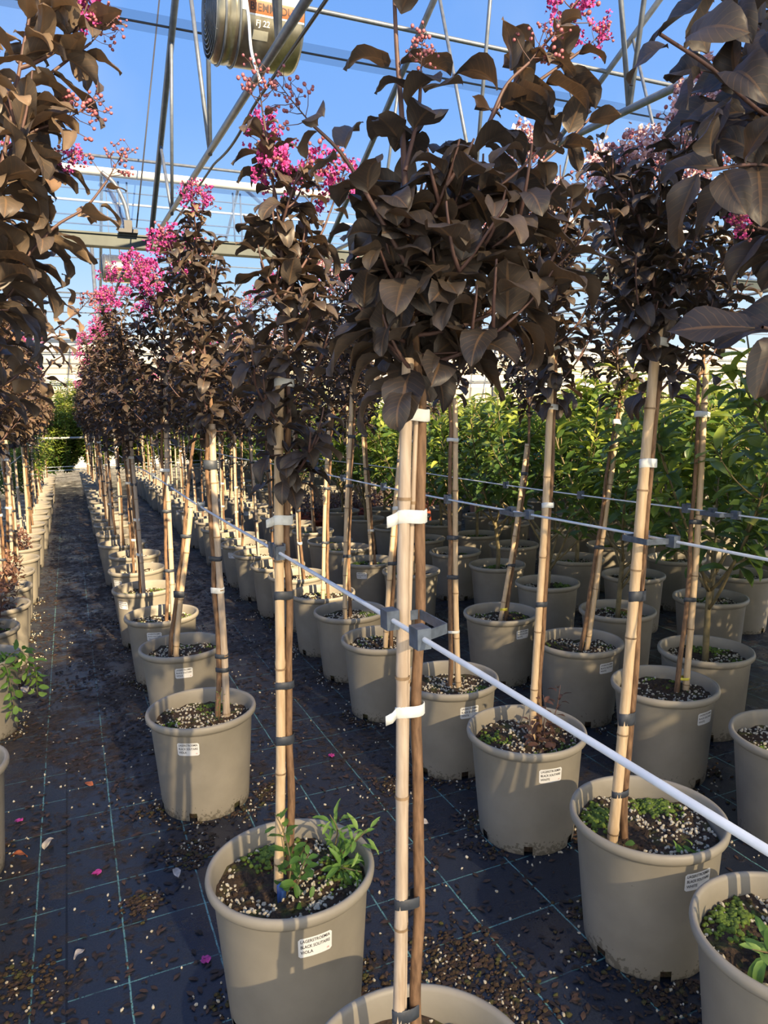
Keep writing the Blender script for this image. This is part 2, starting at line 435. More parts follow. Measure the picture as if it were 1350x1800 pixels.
# ------------------------------------------------------------------ flowers
def flower_mesh(seed, bloom, petal, size=.11, dens=1.0):
    rng = np.random.default_rng(seed); mb = MB()
    tube(mb, [(0, 0, -.02), (0, 0, size * .5), (rng.uniform(-.01, .01), 0, size)], [.0022, .0018, .001], 5, 1)
    nb = int(11 * dens)
    for i in range(nb):
        fr = i / nb; z = size * (.05 + .9 * fr); az = i * 2.4 + rng.uniform(-.3, .3)
        ln = size * (.55 - .38 * fr) * rng.uniform(.7, 1.15)
        e = np.array([math.cos(az), math.sin(az), rng.uniform(.35, .9)]); tip = np.array([0, 0, z]) + nrm(e) * ln
        tube(mb, [(0, 0, z), (np.array([0, 0, z]) + tip) / 2 + [0, 0, -.004], tip], [.0014, .0012, .001], 4, 1, False)
        for q in range(int(rng.integers(3, 6))):
            r = rng.uniform(.0035, .0056)
            p = tip + rng.normal(size=3) * .011
            if rng.random() < bloom:
                for w in range(10):                                   # crinkled petals
                    c = p + rng.normal(size=3) * .008; Rm = randrot(rng); s = rng.uniform(.0028, .0055)
                    g = []
                    for iy in (-1, 0, 1):
                        for ix in (-1, 0, 1):
                            g.append(np.array([ix * s, iy * s, rng.normal() * s * .6]) @ Rm.T + c)
                    mb.add(g, [(0, 1, 4, 3), (1, 2, 5, 4), (3, 4, 7, 6), (4, 5, 8, 7)], 2)
            else:
                tube(mb, [tip, p], .0008, 3, 1, False)
                blob(mb, p, (r, r, r * 1.15), 0, True)
    return mb.mesh('flower_cluster', [M['bud'], M['twig'], M[petal]])
FLW = {'bud': [flower_mesh(1, 0, 'magenta'), flower_mesh(2, .0, 'magenta', .13)],
       'viola': [flower_mesh(3, .4, 'magenta'), flower_mesh(4, .6, 'magenta', .12, 1.4), flower_mesh(5, .22, 'magenta', .13, 1.2)],
       'white': [flower_mesh(6, .35, 'pinkwhite', .12), flower_mesh(7, .15, 'pinkwhite', .14), flower_mesh(8, .5, 'pinkwhite', .12, 1.2)]}
def flower_at(root, pos, dirv, meshes, rng, sc=1.0):
    z = nrm(dirv); x = nrm(np.cross(z, rng.normal(size=3))); y = np.cross(z, x)
    m = Matrix([[*(np.array([x[i], y[i], z[i]]) * sc), pos[i]] for i in range(3)] + [[0, 0, 0, 1]])
    return mk('flower_cluster', meshes[rng.integers(len(meshes))], root, mw=m)

# ------------------------------------------------------------------ pot, soil, sticker
RIM = .182; PH = .333; SOILZ = .283
def pot_r(z): return .1435 + (.1665 - .1435) * z / .30
def pot_mesh():
    mb = MB()
    prof = [(.1415, 0), (.1435, .004), (pot_r(.03), .03), (pot_r(.15), .15), (pot_r(.298), .298), (.169, .303), (.1745, .306), (.1805, .313), (RIM, .322), (.1795, .331), (.1745, PH), (.170, .331), (.1675, .325), (.163, .30), (.158, .2), (.1395, .03), (.1385, .010), (0.001, .010)]
    mis = [0] * 14 + [1] * 3
    n = 72
    notch = {j for k in range(6) for j in (k * 12, k * 12 + 1)}
    lathe(mb, prof, n, skip=lambda i, j: i in (0, 1) and j in notch, mis=mis)
    return mb.mesh('pot', [M['pot'], M['soil']])
POT = pot_mesh()
def soil_meshes(seed, nper, mossn):
    rng = np.random.default_rng(seed); mb = MB(); n = 48; rings = 14
    V = [(0, 0, .004)]; Fc = []
    ph = rng.uniform(0, 6, 8)
    def hgt(x, y): return .0045 * math.sin(x * 61 + ph[0]) * math.sin(y * 53 + ph[1]) + .006 * math.sin(x * 27 + ph[2] + y * 13) + .003 * math.sin(x * 121 + y * 97 + ph[3])
    for i in range(1, rings + 1):
        r = .1615 * i / rings
        for j in range(n):
            a = 2 * PI * j / n; x, y = r * math.cos(a), r * math.sin(a)
            V.append((x, y, hgt(x, y) + rng.normal() * .0015))
    for j in range(n):
        Fc.append((0, 1 + j, 1 + (j + 1) % n))
        for i in range(rings - 1):
            a = 1 + i * n; Fc.append((a + j, a + n + j, a + n + (j + 1) % n, a + (j + 1) % n))
    mb.add(V, Fc)
    for _ in range(150):
        r = .155 * math.sqrt(rng.random()); a = rng.uniform(0, 2 * PI); x, y = r * math.cos(a), r * math.sin(a); s = rng.uniform(.003, .008)
        blob(mb, (x, y, hgt(x, y)), (s, s, s * .6), 0, False, rng, .35)
    soil = mb.mesh('soil', [M['soil']])
    pb = MB()
    for _ in range(nper):
        r = .156 * math.sqrt(rng.random()); a = rng.uniform(0, 2 * PI); x, y = r * math.cos(a), r * math.sin(a)
        if math.sin(x * 22 + ph[4]) + math.sin(y * 25 + ph[5]) < -.9: continue
        s = rng.uniform(.0018, .0052); 
        V_, F_ = ico(); W = (V_ * np.array([s * 1.25, s, s * .75]) * (1 + rng.uniform(-.25, .25, (12, 1)))) @ randrot(rng).T
        pb.add(W + (x, y, hgt(x, y) + s * .5), F_)
    per = pb.mesh('perlite', [M['perlite']], False)
    moss = None
    if mossn:
        qb = MB()
        cs = [(.11 * math.sqrt(rng.random()) + .03, rng.uniform(0, 2 * PI), rng.uniform(.025, .05)) for _ in range(5)]
        for _ in range(mossn):
            r, a, w = cs[rng.integers(5)]; x = r * math.cos(a) + rng.normal() * w * .6; y = r * math.sin(a) + rng.normal() * w * .6
            if x * x + y * y > .155 ** 2: continue
            s = rng.uniform(.003, .0075); blob(qb, (x, y, hgt(x, y) + s * .4), (s, s, s * .8), 0, False, rng, .3)
        moss = qb.mesh('moss', [M['moss']])
    return soil, per, moss
SOILS = [soil_meshes(11, 420, 130), soil_meshes(12, 520, 300), soil_meshes(13, 360, 60), soil_meshes(14, 420, 520)]

def text_mesh(lines, size, gap):
    """flat text: list of (x, y) vertices + faces"""
    out = []
    for i, (s, sc, dx) in enumerate(lines):
        cu = bpy.data.curves.new('tmp_text', 'FONT'); cu.body = s; cu.size = size * sc; cu.resolution_u = 3; cu.offset = size * .012
        ob = bpy.data.objects.new('tmp_text', cu); COL.objects.link(ob)
        dg = bpy.context.evaluated_depsgraph_get(); dg.update()
        me = bpy.data.meshes.new_from_object(ob.evaluated_get(dg))
        V = np.array([v.co[:2] for v in me.vertices]); Fs = [tuple(p.vertices) for p in me.polygons]
        if len(V): out.append((V + np.array([dx, -i * gap]), Fs))
        bpy.data.objects.remove(ob); bpy.data.curves.remove(cu); bpy.data.meshes.remove(me)
    return out
def sticker_mesh(word):
    """label bent round the pot wall, facing -y at angle 0, centred at z = .262"""
    mb = MB(); w, h, zc = .071, .043, .258
    def wrap(x, y, lift):
        z = zc + y; r = pot_r(z) + lift; a = x / .166
        return (r * math.sin(a), -r * math.cos(a), z)
    nx = 16; pts = []
    rc = .004
    xs = np.linspace(-w / 2, w / 2, nx + 1); xs[0] += .0; V = []
    for x in xs:
        e = min(w / 2 - abs(x), rc); cut = rc - math.sqrt(max(0, rc * rc - (rc - e) ** 2))
        V += [wrap(x, -h / 2 + cut, .0012), wrap(x, h / 2 - cut, .0012)]
    mb.add(V, [(2 * i, 2 * i + 2, 2 * i + 3, 2 * i + 1) for i in range(nx)], 0)
    for li, (t, fcs) in enumerate(text_mesh([('LAGERSTROEMIA', 1, 0), ('BLACK SOLITAIRE', 1, 0), (word, 1, 0)], .0098, .0123)):
        wid = t[:, 0].max()
        sx = min(1.0, .062 / wid) if li < 2 else .92
        mb.add([wrap(-w / 2 + .0045 + x * sx, h / 2 - .0105 + y, .0017) for x, y in t], fcs, 1)
    for t, fcs in text_mesh([('19', 1, 0)], .0055, .01):
        mb.add([wrap(w / 2 - .012 + x, -h / 2 + .005 + y, .0017) for x, y in t], fcs, 2)
    return mb.mesh('name_sticker', [M['white'], M['ink'], M['redink']], False)
STK = {'VIOLA': sticker_mesh('VIOLA'), 'WHITE': sticker_mesh('WHITE')}

def add_pot(root, rng, word=None, ang=0.0, soil=None, detail=True, sz=SOILZ):
    p = mk('pot', POT, root); p.rotation_euler.z = rng.uniform(0, 6)
    if word:
        s = mk('name_sticker', STK[word], p); s.rotation_euler.z = ang - p.rotation_euler.z
        tag(s, 'white printed name label')
    so, pe, mo = SOILS[rng.integers(len(SOILS)) if soil is None else soil]
    s = mk('soil', so, root, (0, 0, sz)); s.rotation_euler.z = rng.uniform(0, 6)
    if detail:
        q = mk('perlite', pe, s); tag(q, kind='stuff')
        if mo: q = mk('moss', mo, s); tag(q, kind='stuff')
    return p

# ------------------------------------------------------------------ staked tree
def cane_path(a, b, rng, bow=.006):
    n = 30; t = np.linspace(0, 1, n)[:, None]; ph = rng.uniform(0, 6)
    P = a + (b - a) * t; P[:, 0] += bow * np.sin(t[:, 0] * PI * 1.5 + ph) - bow * math.sin(ph) * (1 - t[:, 0]); return P
def make_cane(root, a, b, r, rng, m='bamboo'):
    mb = MB(); P = cane_path(np.array(a, float), np.array(b, float), rng)
    P = resample(P, .012); rad = np.linspace(r, r * .88, len(P)); ln = .012 * len(P); s = rng.uniform(.05, .15)
    nodes = []
    while s < ln: nodes.append(s); s += rng.uniform(.16, .24)
    for k in range(len(P)):
        for nd in nodes:
            dd = abs(k * .012 - nd); rad[k] *= 1 + .14 * math.exp(-(dd / .007) ** 2)
    tube(mb, P, rad, 10, 0)
    for nd in nodes:
        k = min(len(P) - 2, int(nd / .012)); c = P[k]; t = nrm(P[k + 1] - P[k])
        tube(mb, [c - t * .002, c + t * .002], r * 1.12, 10, 1, False)
    return mb.obj('bamboo_stake', [M[m], M['node']], root), P
def trunk_pts(P_stake, off, zt, rng, wig=.0018):
    """stem running up beside the cane"""
    P = P_stake[P_stake[:, 2] < zt].copy(); n = len(P); t = np.linspace(0, 1, n)
    P[:, 0] += off[0] + wig * np.sin(t * 17 + rng.uniform(0, 6)) + wig * .6 * np.sin(t * 31 + rng.uniform(0, 6)); P[:, 1] += off[1] + wig * np.sin(t * 13 + rng.uniform(0, 6))
    P[:, 0] += off[0] * .9 * np.exp(-t * 7); return P
def make_tie(root, P, z, off, kind, r, rng, h=.016, flap=False):
    i = int(np.argmin(abs(P[:, 2] - z))); c = P[i] + np.array([off[0] / 2, off[1] / 2, 0]); mb = MB()
    L = math.hypot(*off) / 2 + r; ax = np.array([off[0], off[1], 0]); ax = nrm(ax) if np.linalg.norm(ax) > 1e-5 else np.array([1., 0, 0]); ay = np.cross(UP, ax)
    n = 16; V = []
    for zz in (-h / 2, -h / 2 + .001, h / 2 - .001, h / 2):
        g = .0005 if abs(zz) == h / 2 else .0017
        for j in range(n):
            a = 2 * PI * j / n; V.append(c + ax * math.cos(a) * (L + g) + ay * math.sin(a) * (r + g) * 1.05 + UP * (zz + .0015 * math.sin(2 * a)))
    Fc = [(k * n + j, k * n + (j + 1) % n, (k + 1) * n + (j + 1) % n, (k + 1) * n + j) for k in range(3) for j in range(n)]
    mb.add(V, Fc)
    if flap:
        b = c - ax * L; e = b - ax * .021 + ay * -.008 + UP * -.003; w = np.array([0, 0, h / 2 * .9])
        m_ = (b + e) / 2 - ay * .004
        t = ay * .0006
        mb.add([b - w - t, b + w - t, m_ - w - t, m_ + w - t, e - w - t, e + w * .8 - t, b - w + t, b + w + t, m_ - w + t, m_ + w + t, e - w + t, e + w * .8 + t],
               [(0, 2, 3, 1), (2, 4, 5, 3), (6, 7, 9, 8), (8, 9, 11, 10), (4, 10, 11, 5), (1, 3, 9, 7), (3, 5, 11, 9), (0, 6, 8, 2), (2, 8, 10, 4)])
    o = mb.obj('tie', [M[kind]], root)
    tag(o, {'paper': 'white paper tie', 'btape': 'dark rubber tie', 'yellow': 'yellow tag', 'bluetie': 'blue tag'}[kind]); return o

def lateral(p0, az, length, a0, a1, rng, sag=0):
    n = 14; P = [np.array(p0, float)]
    for k in range(n):
        t = k / (n - 1); a = a0 + (a1 - a0) * t ** .8
        d = np.array([math.cos(az) * math.sin(a), math.sin(az) * math.sin(a), math.cos(a) - sag * (1 - t)])
        az += rng.uniform(-.12, .12)
        P.append(P[-1] + d * length / n)
    return np.array(P)
def make_crown(root, leader, zb, R, rng, nlat=12, L=.075, spacing=.03, kind='hero', flowers='viola', nflow=4, extra=(), tip=.45, basetint=.08, sub=True, lowhang=8, asym=(0, 0), mname='leaf_dark', fsc=1.0, ratio=.60, lat_hi=.78, lead_sp=None, rise=None):
    """leader: path from the trunk upward; returns foliage object"""
    lead = resample(leader, .012); zs = lead[:, 2]; zt = zs[-1]
    wood = MB(); leaves = []; tips = []
    cr = lead[zs > zb]
    leaves += shoot_leaves(cr, rng, L, lead_sp or spacing * .9, .0, tip, basetint, young=0.2 if lead_sp else 1.0)
    tips.append((cr[-1], nrm(cr[-1] - cr[-4])))
    az = rng.uniform(0, 6)
    for i in range(nlat):
        fr = i / max(1, nlat - 1); z = zb + (zt - zb) * lat_hi * fr
        p = lead[int(np.argmin(abs(zs - z)))]
        az += 2.4 + rng.uniform(-.4, .4)
        ln = R * (1.35 - .55 * fr) * rng.uniform(.8, 1.25) * (1 + .6 * (asym[0] * math.cos(az) + asym[1] * math.sin(az)))
        P = lateral(p, az, ln * 1.25, *((rng.uniform(.75, 1.15), rng.uniform(.12, .5)) if rise is None else (rng.uniform(*rise[0]), rng.uniform(*rise[1]))), rng)
        tube(wood, P, np.linspace(.0034, .0014, len(P)), 5, 0, False)
        leaves += shoot_leaves(P, rng, L, spacing, .12, tip, basetint)
        tips.append((P[-1], nrm(P[-1] - P[-3])))
        if sub:
            for q in range(2):
                k = int(rng.integers(4, 11)); P2 = lateral(P[k], az + rng.choice([-1, 1]) * rng.uniform(.5, 1.2), ln * rng.uniform(.35, .6), rng.uniform(.6, 1.1), rng.uniform(.1, .5), rng)
                tube(wood, P2, np.linspace(.003, .0014, len(P2)), 5, 0, False)
                leaves += shoot_leaves(P2, rng, L * .92, spacing, .12, tip, basetint)
                if rng.random() < .5: tips.append((P2[-1], nrm(P2[-1] - P2[-3])))
    for k in range(lowhang):
        z = zb + rng.uniform(-.03, .1); p = lead[int(np.argmin(abs(zs - z)))]; a = rng.uniform(0, 2 * PI)
        d = np.array([math.cos(a), math.sin(a), -rng.uniform(.2, 1.1)])
        q = p + np.array([math.cos(a), math.sin(a), 0]) * rng.uniform(.01, .06)
        tube(wood, [p, q], .0014, 4, 0, False)
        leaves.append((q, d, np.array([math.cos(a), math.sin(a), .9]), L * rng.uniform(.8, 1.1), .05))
    ftips = []
    for e in extra:
        P = smoothpath(e['pts'], 20); tube(wood, P, np.linspace(e.get('r', .0028), .0018, len(P)), 6, 0, False)
        leaves += shoot_leaves(P, rng, e.get('L', L), e.get('sp', spacing), e.get('start', .1), e.get('tip', tip), basetint, young=e.get('young', 1.0))
        if e.get('fl'): ftips.append((P[-1], nrm(P[-1] - P[-3]), e['fl'], e.get('fs', 1.0)))
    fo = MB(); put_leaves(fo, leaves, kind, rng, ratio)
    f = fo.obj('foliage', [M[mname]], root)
    b = wood.obj('branches', [M['twig']], root)
    tips.sort(key=lambda t: -t[0][2])
    if flowers:
        pool = tips[:max(nflow * 2, 3)]; idx = rng.permutation(len(pool))[:nflow]
        for i in idx: flower_at(root, pool[i][0], pool[i][1] + UP * .4, FLW[flowers] if rng.random() < .75 else FLW['bud'], rng, fsc * rng.uniform(.75, 1.2))
    for p, d, k, s in ftips: flower_at(root, p, d + UP * .2, FLW[k], rng, s)
    return f

NAME = 'potted_crape_myrtle'; CAT = 'potted tree'
def hero(X, Y, label, seed, word, stake, leader, crown, ties=(), off=(.021, .0), trunk_r=.0085, stake_r=.0105, ang=None, soil=None, group=None, stake_px=True, cane_m='bamboo', dY=(0, 0), split=False):
    """stake: two photo points (foot, tip); leader: photo points of the stem above the crown base, all standing at this pot's distance"""
    rng = np.random.default_rng(seed); base = np.array([X, Y, 0.])
    root = thing(NAME, label, CAT, (X, Y, 0), group)
    add_pot(root, rng, word, ang if ang is not None else rng.uniform(-.9, .2), soil)
    a = at_y(*stake[0], Y + dY[0]) - base if stake_px else np.array(stake[0], float); b = at_y(*stake[1], Y + dY[1]) - base if stake_px else np.array(stake[1], float)
    a = a + (a - b) * ((a[2] - (SOILZ - .05)) / (b[2] - a[2])) if abs(a[2] - SOILZ) > .0 else a
    _, P = make_cane(root, a, b, stake_r, rng, cane_m)
    led = np.array([at_y(*p, Y + dY[1]) - base for p in leader]) if stake_px else np.array(leader, float)
    T = trunk_pts(P, off, min(P[-1][2], led[0][2]) - .03, rng)
    full = np.vstack([T, smoothpath(np.vstack([T[-1:], led]), 30)[1:]])
    mb = MB(); z = full[:, 2]; rad = np.interp(z, [.2, .45, 1.2, z.max()], [trunk_r * 1.25, trunk_r, trunk_r * .8, .002])
    k_ = int(np.searchsorted(z, crown['zb'] + .12)); k_ = min(max(k_, 3), len(full) - 3)
    tube(mb, full[:k_ + 1], rad[:k_ + 1], 9); tube(mb, full[k_:], np.minimum(rad[k_:], .0048), 7, 1); mb.obj('trunk', [M['bark'], M['twig']], root)
    if split: make_cane(root, a + [.0125, .003, 0], b + [.012, .003, -.03], .0042, rng, cane_m)
    c = dict(crown); zb = c.pop('zb'); Rr = c.pop('R')
    make_crown(root, full[full[:, 2] > zb - .02], zb, Rr, rng, **c)
    for t in ties:
        make_tie(root, P, t[0], off, t[1], stake_r * .98, rng, t[2] if len(t) > 2 else .016, len(t) > 3 and t[3])
    return root

# ---- generic prototypes, copied down the rows
def proto(seed, word, zt, zb=1.17, R=.17, L=.066, flowers='viola', nflow=4, nlat=15, tip=.5, spacing=.03, basetint=.1):
    rng = np.random.default_rng(seed); root = thing(NAME, 'x', CAT)
    add_pot(root, rng, word, 0.0, None, True)
    lean = rng.uniform(-.05, .05, 2); a = np.array([rng.uniform(-.04, .04), rng.uniform(-.03, .03), SOILZ - .05]); b = np.array([a[0] + lean[0], a[1] + lean[1], rng.uniform(1.22, 1.42)])
    _, P = make_cane(root, a, b, rng.uniform(.009, .012), rng, 'bamboo' if seed % 2 else 'bamboo2')
    th = rng.uniform(0, 2 * PI); off = (.02 * math.cos(th), .02 * math.sin(th))
    T = trunk_pts(P, off, b[2] - .03, rng)
    full = np.vstack([T, smoothpath([T[-1], T[-1] + [rng.uniform(-.03, .03), rng.uniform(-.03, .03), (zt - b[2]) * .5], [T[-1][0] + rng.uniform(-.05, .05), T[-1][1], zt]], 24)[1:]])
    mb = MB(); z = full[:, 2]; tube(mb, full, np.interp(z, [.2, .45, 1.2, zt], [.0105, .0085, .007, .002]), 8); mb.obj('trunk', [M['bark']], root)
    make_crown(root, full[full[:, 2] > zb - .02], zb, R, rng, nlat=nlat, L=L, spacing=spacing, kind='far', flowers=flowers, nflow=nflow, fsc=.9, tip=tip, basetint=basetint, lowhang=10)
    for zz in (.52, .72, .95, 1.12):
        make_tie(root, P, zz + rng.uniform(-.05, .05), off, 'paper' if rng.random() < .3 else 'btape', .0105, rng)
    return root
PROTO = {}
def get_proto(key):
    fl, i = key
    if key not in PROTO:
        if fl == 'bronze':  # sunlight painted into the left row's leaves by a raised tint
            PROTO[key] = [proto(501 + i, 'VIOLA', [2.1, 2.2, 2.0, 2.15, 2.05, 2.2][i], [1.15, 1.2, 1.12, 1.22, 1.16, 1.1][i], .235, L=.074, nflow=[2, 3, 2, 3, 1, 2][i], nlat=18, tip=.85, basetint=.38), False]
            return PROTO[key]
        s = 100 + 10 * i + (0 if fl == 'viola' else 5)
        PROTO[key] = [proto(s, 'VIOLA' if fl == 'viola' else 'WHITE', [1.98, 2.08, 1.9, 2.15, 2.0, 2.1][i], [1.15, 1.2, 1.12, 1.22, 1.16, 1.1][i], [.17, .16, .185, .17, .15, .18][i], flowers=fl, nflow=[2, 4, 2, 3, 2, 3][i], tip=[.5, .75, .55, .7, .5, .8][i], basetint=[.08, .2, .1, .25, .1, .3][i]), False]
    return PROTO[key]
def generic(X, Y, label, rng, fl='viola', group=None, sc=1.0, i=None):
    i = int(rng.integers(6)) if i is None else i
    pr = get_proto((fl, i))
    if not pr[1]: root = pr[0]; pr[1] = True
    else: root = copy_tree(pr[0])
    root.location = (X, Y, 0); rz = rng.uniform(0, 2 * PI); root.rotation_euler.z = rz; root.scale = (1, 1, sc) if sc != 1 else (1, 1, 1)
    if 'group' in root: del root['group']
    tag(root, label, CAT, group)
    for ch in root.children:
        if ch.name.startswith('pot'):
            for s in ch.children: s.rotation_euler.z = -rz - ch.rotation_euler.z + rng.uniform(-1.0, .6)
    return root

#=SCENE=#
# ================================================================== SCENE
RG = np.random.default_rng(5)
V3 = lambda p: tuple(float(x) for x in p)

# ------------------------------------------------------------------ nearest trees, one by one
def pxs(Y, *pts): return [at_y(x, y, Y) for x, y in pts]
def rel(pts, X, Y): return [np.array(p) - np.array([X, Y, 0]) for p in pts]

# tree in the middle of the picture
X0, Y0 = .40, .835
hero(X0, Y0, 'nearest crape myrtle at picture centre, its pot rim cut off by the bottom edge', 21, None,
     [(697, 1790), (724, 630)], [(733, 640), (716, 400), (706, 200), (697, 80), (690, -90)],
     dict(zb=1.335, R=.108, nlat=19, L=.076, ratio=.68, spacing=.042, lead_sp=.044, rise=((1.1, 1.75), (.3, 1.1)), nflow=0, tip=.4, basetint=.02, lowhang=7, asym=(.9, 0), sub=True, lat_hi=.40, extra=[
         dict(pts=rel(pxs(Y0 + .05, (725, 430), (800, 330), (860, 215), (915, 130), (985, 45)), X0, Y0), fl='viola', fs=.62, sp=.04, start=.3),
         dict(pts=rel(pxs(Y0 + .05, (880, 190), (950, 140), (1035, 80)), X0, Y0), fl='viola', fs=.4),
         dict(pts=rel(pxs(Y0 + .02, (860, 215), (890, 150), (930, 110)), X0, Y0), fl='bud', fs=.5),
         dict(pts=rel(pxs(Y0 - .03, (722, 480), (650, 350), (600, 270), (545, 215)), X0, Y0), fl='bud', fs=.42),
         dict(pts=rel(pxs(Y0 - .02, (712, 300), (735, 200), (740, 125)), X0, Y0), fl='bud', fs=.42, start=.4),
         dict(pts=rel(pxs(Y0 + .1, (800, 420), (900, 330), (985, 260), (1040, 205)), X0, Y0), sp=.036),
     ]),
     ties=[(.445, 'btape', .02), (.62, 'btape'), (.895, 'paper', .016, True), (1.153, 'paper', .018, True), (1.29, 'paper', .016, True)],
     off=(.0245, .002), stake_r=.0090, split=True, soil=1, dY=(-.0, .01), cane_m='bamboo2')
# row right of the aisle
hero(.372, 1.41, 'crape myrtle in the big front pot with VIOLA label, left of the picture centre', 22, 'VIOLA',
     [(489, 1515), (497, 640)], [(507, 700), (500, 540), (492, 400), (476, 300), (465, 215)],
     dict(zb=1.17, R=.115, nlat=12, L=.066, nflow=1, tip=.5, lowhang=14, fsc=.6, extra=[
         dict(pts=rel(pxs(1.41, (500, 560), (530, 440), (545, 370)), .372, 1.41), fl='viola', fs=.85),
         dict(pts=rel(pxs(1.38, (500, 520), (560, 420), (585, 360)), .372, 1.41), fl='viola', fs=.75),
         dict(pts=rel(pxs(1.41, (490, 440), (480, 380), (480, 345)), .372, 1.41), fl='viola', fs=.7),
         dict(pts=rel(pxs(1.41, (478, 310), (468, 240), (462, 200)), .372, 1.41), fl='bud', fs=.7)]),
     ties=[(.62, 'btape', .02), (.74, 'btape'), (.93, 'btape', .018), (1.085, 'paper', .02, True), (1.36, 'paper', .015)], off=(.019, .003), stake_r=.0105, ang=.0, soil=3)
hero(.343, 2.377, 'crape myrtle third from the front along the right side of the aisle', 23, 'VIOLA',
     [(398, 1265), (375, 745)], [(372, 720), (352, 560), (345, 430), (338, 360), (322, 330)],
     dict(zb=1.24, R=.125, nlat=15, L=.068, nflow=3, tip=.62, fsc=.65, lowhang=10),
     ties=[(.45, 'btape'), (.5, 'btape'), (.73, 'paper', .02), (.83, 'btape'), (1.15, 'btape', .03)], off=(-.017, .004), stake_r=.0125, ang=-.44, soil=0, cane_m='bamboo2')
hero(.384, 3.111, 'crape myrtle fourth along the right of the aisle, tied to a waist-high cane', 24, 'VIOLA',
     [(310, 1152), (333, 893)], [(337, 800), (352, 700), (356, 600), (340, 500), (330, 420)],
     dict(zb=1.3, R=.15, nlat=15, L=.066, nflow=4, tip=.5, kind='far'),
     ties=[(.55, 'btape', .03), (.8, 'btape')], off=(-.018, .004), stake_r=.0125, ang=-.12, soil=2)
hero(.365, 3.686, 'crape myrtle fifth along the right of the aisle, its tall cane reaching into the crown', 25, 'VIOLA',
     [(304, 1080), (291, 640)], [(291, 640), (284, 540), (268, 470)],
     dict(zb=1.22, R=.17, nlat=16, L=.066, nflow=6, tip=.5, kind='far'),
     ties=[(.55, 'btape'), (.85, 'btape'), (1.05, 'paper')], off=(-.02, .0), stake_r=.0125, ang=-.35, soil=0, cane_m='bamboo2')
# second row to the right, label WHITE
hero(1.157, .807, 'crape myrtle at the right edge with big leaves in the top right corner', 26, 'WHITE',
     [(.03, .03, .2), (.12, .06, 1.4)], [(.12, .06, 1.42), (.1, .06, 1.75), (.05, .03, 2.25)],
     dict(zb=1.36, R=.24, nlat=15, L=.085, spacing=.032, nflow=3, tip=.25, basetint=.03, flowers='viola', fsc=.6, lowhang=8, extra=[
         dict(pts=rel([at_y(1620, 330, .74), at_y(1450, 240, .66), at_y(1350, 205, .62), at_y(1250, 120, .60), at_y(1160, 60, .59)], 1.157, .807), L=.082, sp=.03, start=.3, tip=.1, young=.2),
         dict(pts=rel([at_y(1600, 320, .74), at_y(1440, 320, .66), at_y(1340, 290, .62), at_y(1240, 300, .60)], 1.157, .807), L=.082, sp=.032, start=.3, tip=.1, young=.2),
         dict(pts=rel([at_y(1600, 480, .70), at_y(1450, 560, .60), at_y(1375, 580, .55), at_y(1340, 575, .53)], 1.157, .807), L=.085, sp=.026, start=.65, tip=.05, young=.1),
         dict(pts=rel([at_y(1600, 200, .74), at_y(1440, 130, .66), at_y(1340, 60, .62), at_y(1260, -20, .60)], 1.157, .807), L=.085, sp=.028, start=.25, tip=.1, young=.2),
         dict(pts=rel([at_y(1600, 260, .76), at_y(1420, 180, .70), at_y(1330, 150, .68), at_y(1260, 190, .67)], 1.157, .807), L=.08, sp=.028, start=.3, tip=.1, young=.2),
         dict(pts=rel([at_y(1600, 400, .72), at_y(1450, 420, .66), at_y(1330, 400, .64)], 1.157, .807), L=.08, sp=.04, start=.4, fl='viola', fs=.35, tip=.1, young=.2)]),
     ties=[(.6, 'btape'), (1.0, 'btape')], stake_px=False, ang=.1, soil=3)
hero(1.208, 1.232, 'crape myrtle in the large pot at lower right with WHITE label and mossy soil', 27, 'WHITE',
     [(1080, 1430), (1160, 572)], [(1152, 640), (1148, 480), (1120, 370), (1092, 255)],
     dict(zb=1.33, R=.15, nlat=14, L=.067, nflow=4, tip=.3, basetint=.05, flowers='white', fsc=.9, extra=[
         dict(pts=rel(pxs(1.24, (1150, 500), (1180, 390), (1195, 300)), 1.208, 1.232), fl='white', fs=.9)]),
     ties=[(.405, 'btape'), (.585, 'btape', .03), (.865, 'btape', .024), (1.175, 'paper', .02), (1.44, 'paper', .018)], off=(.023, .004), stake_r=.0125, ang=-.05, soil=3)
hero(1.22, 1.751, 'crape myrtle with red basal shoots in its pot, behind the large lower right pot', 28, 'WHITE',
     [(935, 1290), (970, 590)], [(972, 560), (978, 440), (985, 360), (985, 290)],
     dict(zb=1.33, R=.14, nlat=14, L=.064, nflow=4, tip=.3, basetint=.05, flowers='white', kind='hero', lowhang=18),
     ties=[(.72, 'btape'), (1.02, 'paper'), (1.3, 'paper'), (1.47, 'paper')], off=(.018, .003), stake_r=.0115, ang=-.17, soil=0)
hero(1.221, 2.24, 'crape myrtle right behind the central stem, its cane crossing the white wire', 29, 'WHITE',
     [(806, 1190), (797, 700)], [(797, 660), (800, 520), (790, 420)],
     dict(zb=1.36, R=.15, nlat=14, L=.062, nflow=4, tip=.3, flowers='white', kind='far'),
     ties=[(.5, 'paper', .01), (.7, 'btape'), (.85, 'btape'), (1.2, 'paper', .012)], off=(-.02, .003), stake_r=.011, ang=-.06, soil=1)
hero(1.194, 2.797, 'crape myrtle hidden in part by the central cane, pot just left of it', 30, None,
     [(678, 1132), (712, 650)], [(712, 640), (700, 540), (690, 440)],
     dict(zb=1.36, R=.16, nlat=14, L=.062, nflow=4, tip=.4, flowers='white', kind='far'),
     ties=[(.66, 'btape'), (.9, 'paper'), (1.1, 'btape')], off=(.018, .003), stake_r=.0115, soil=2)
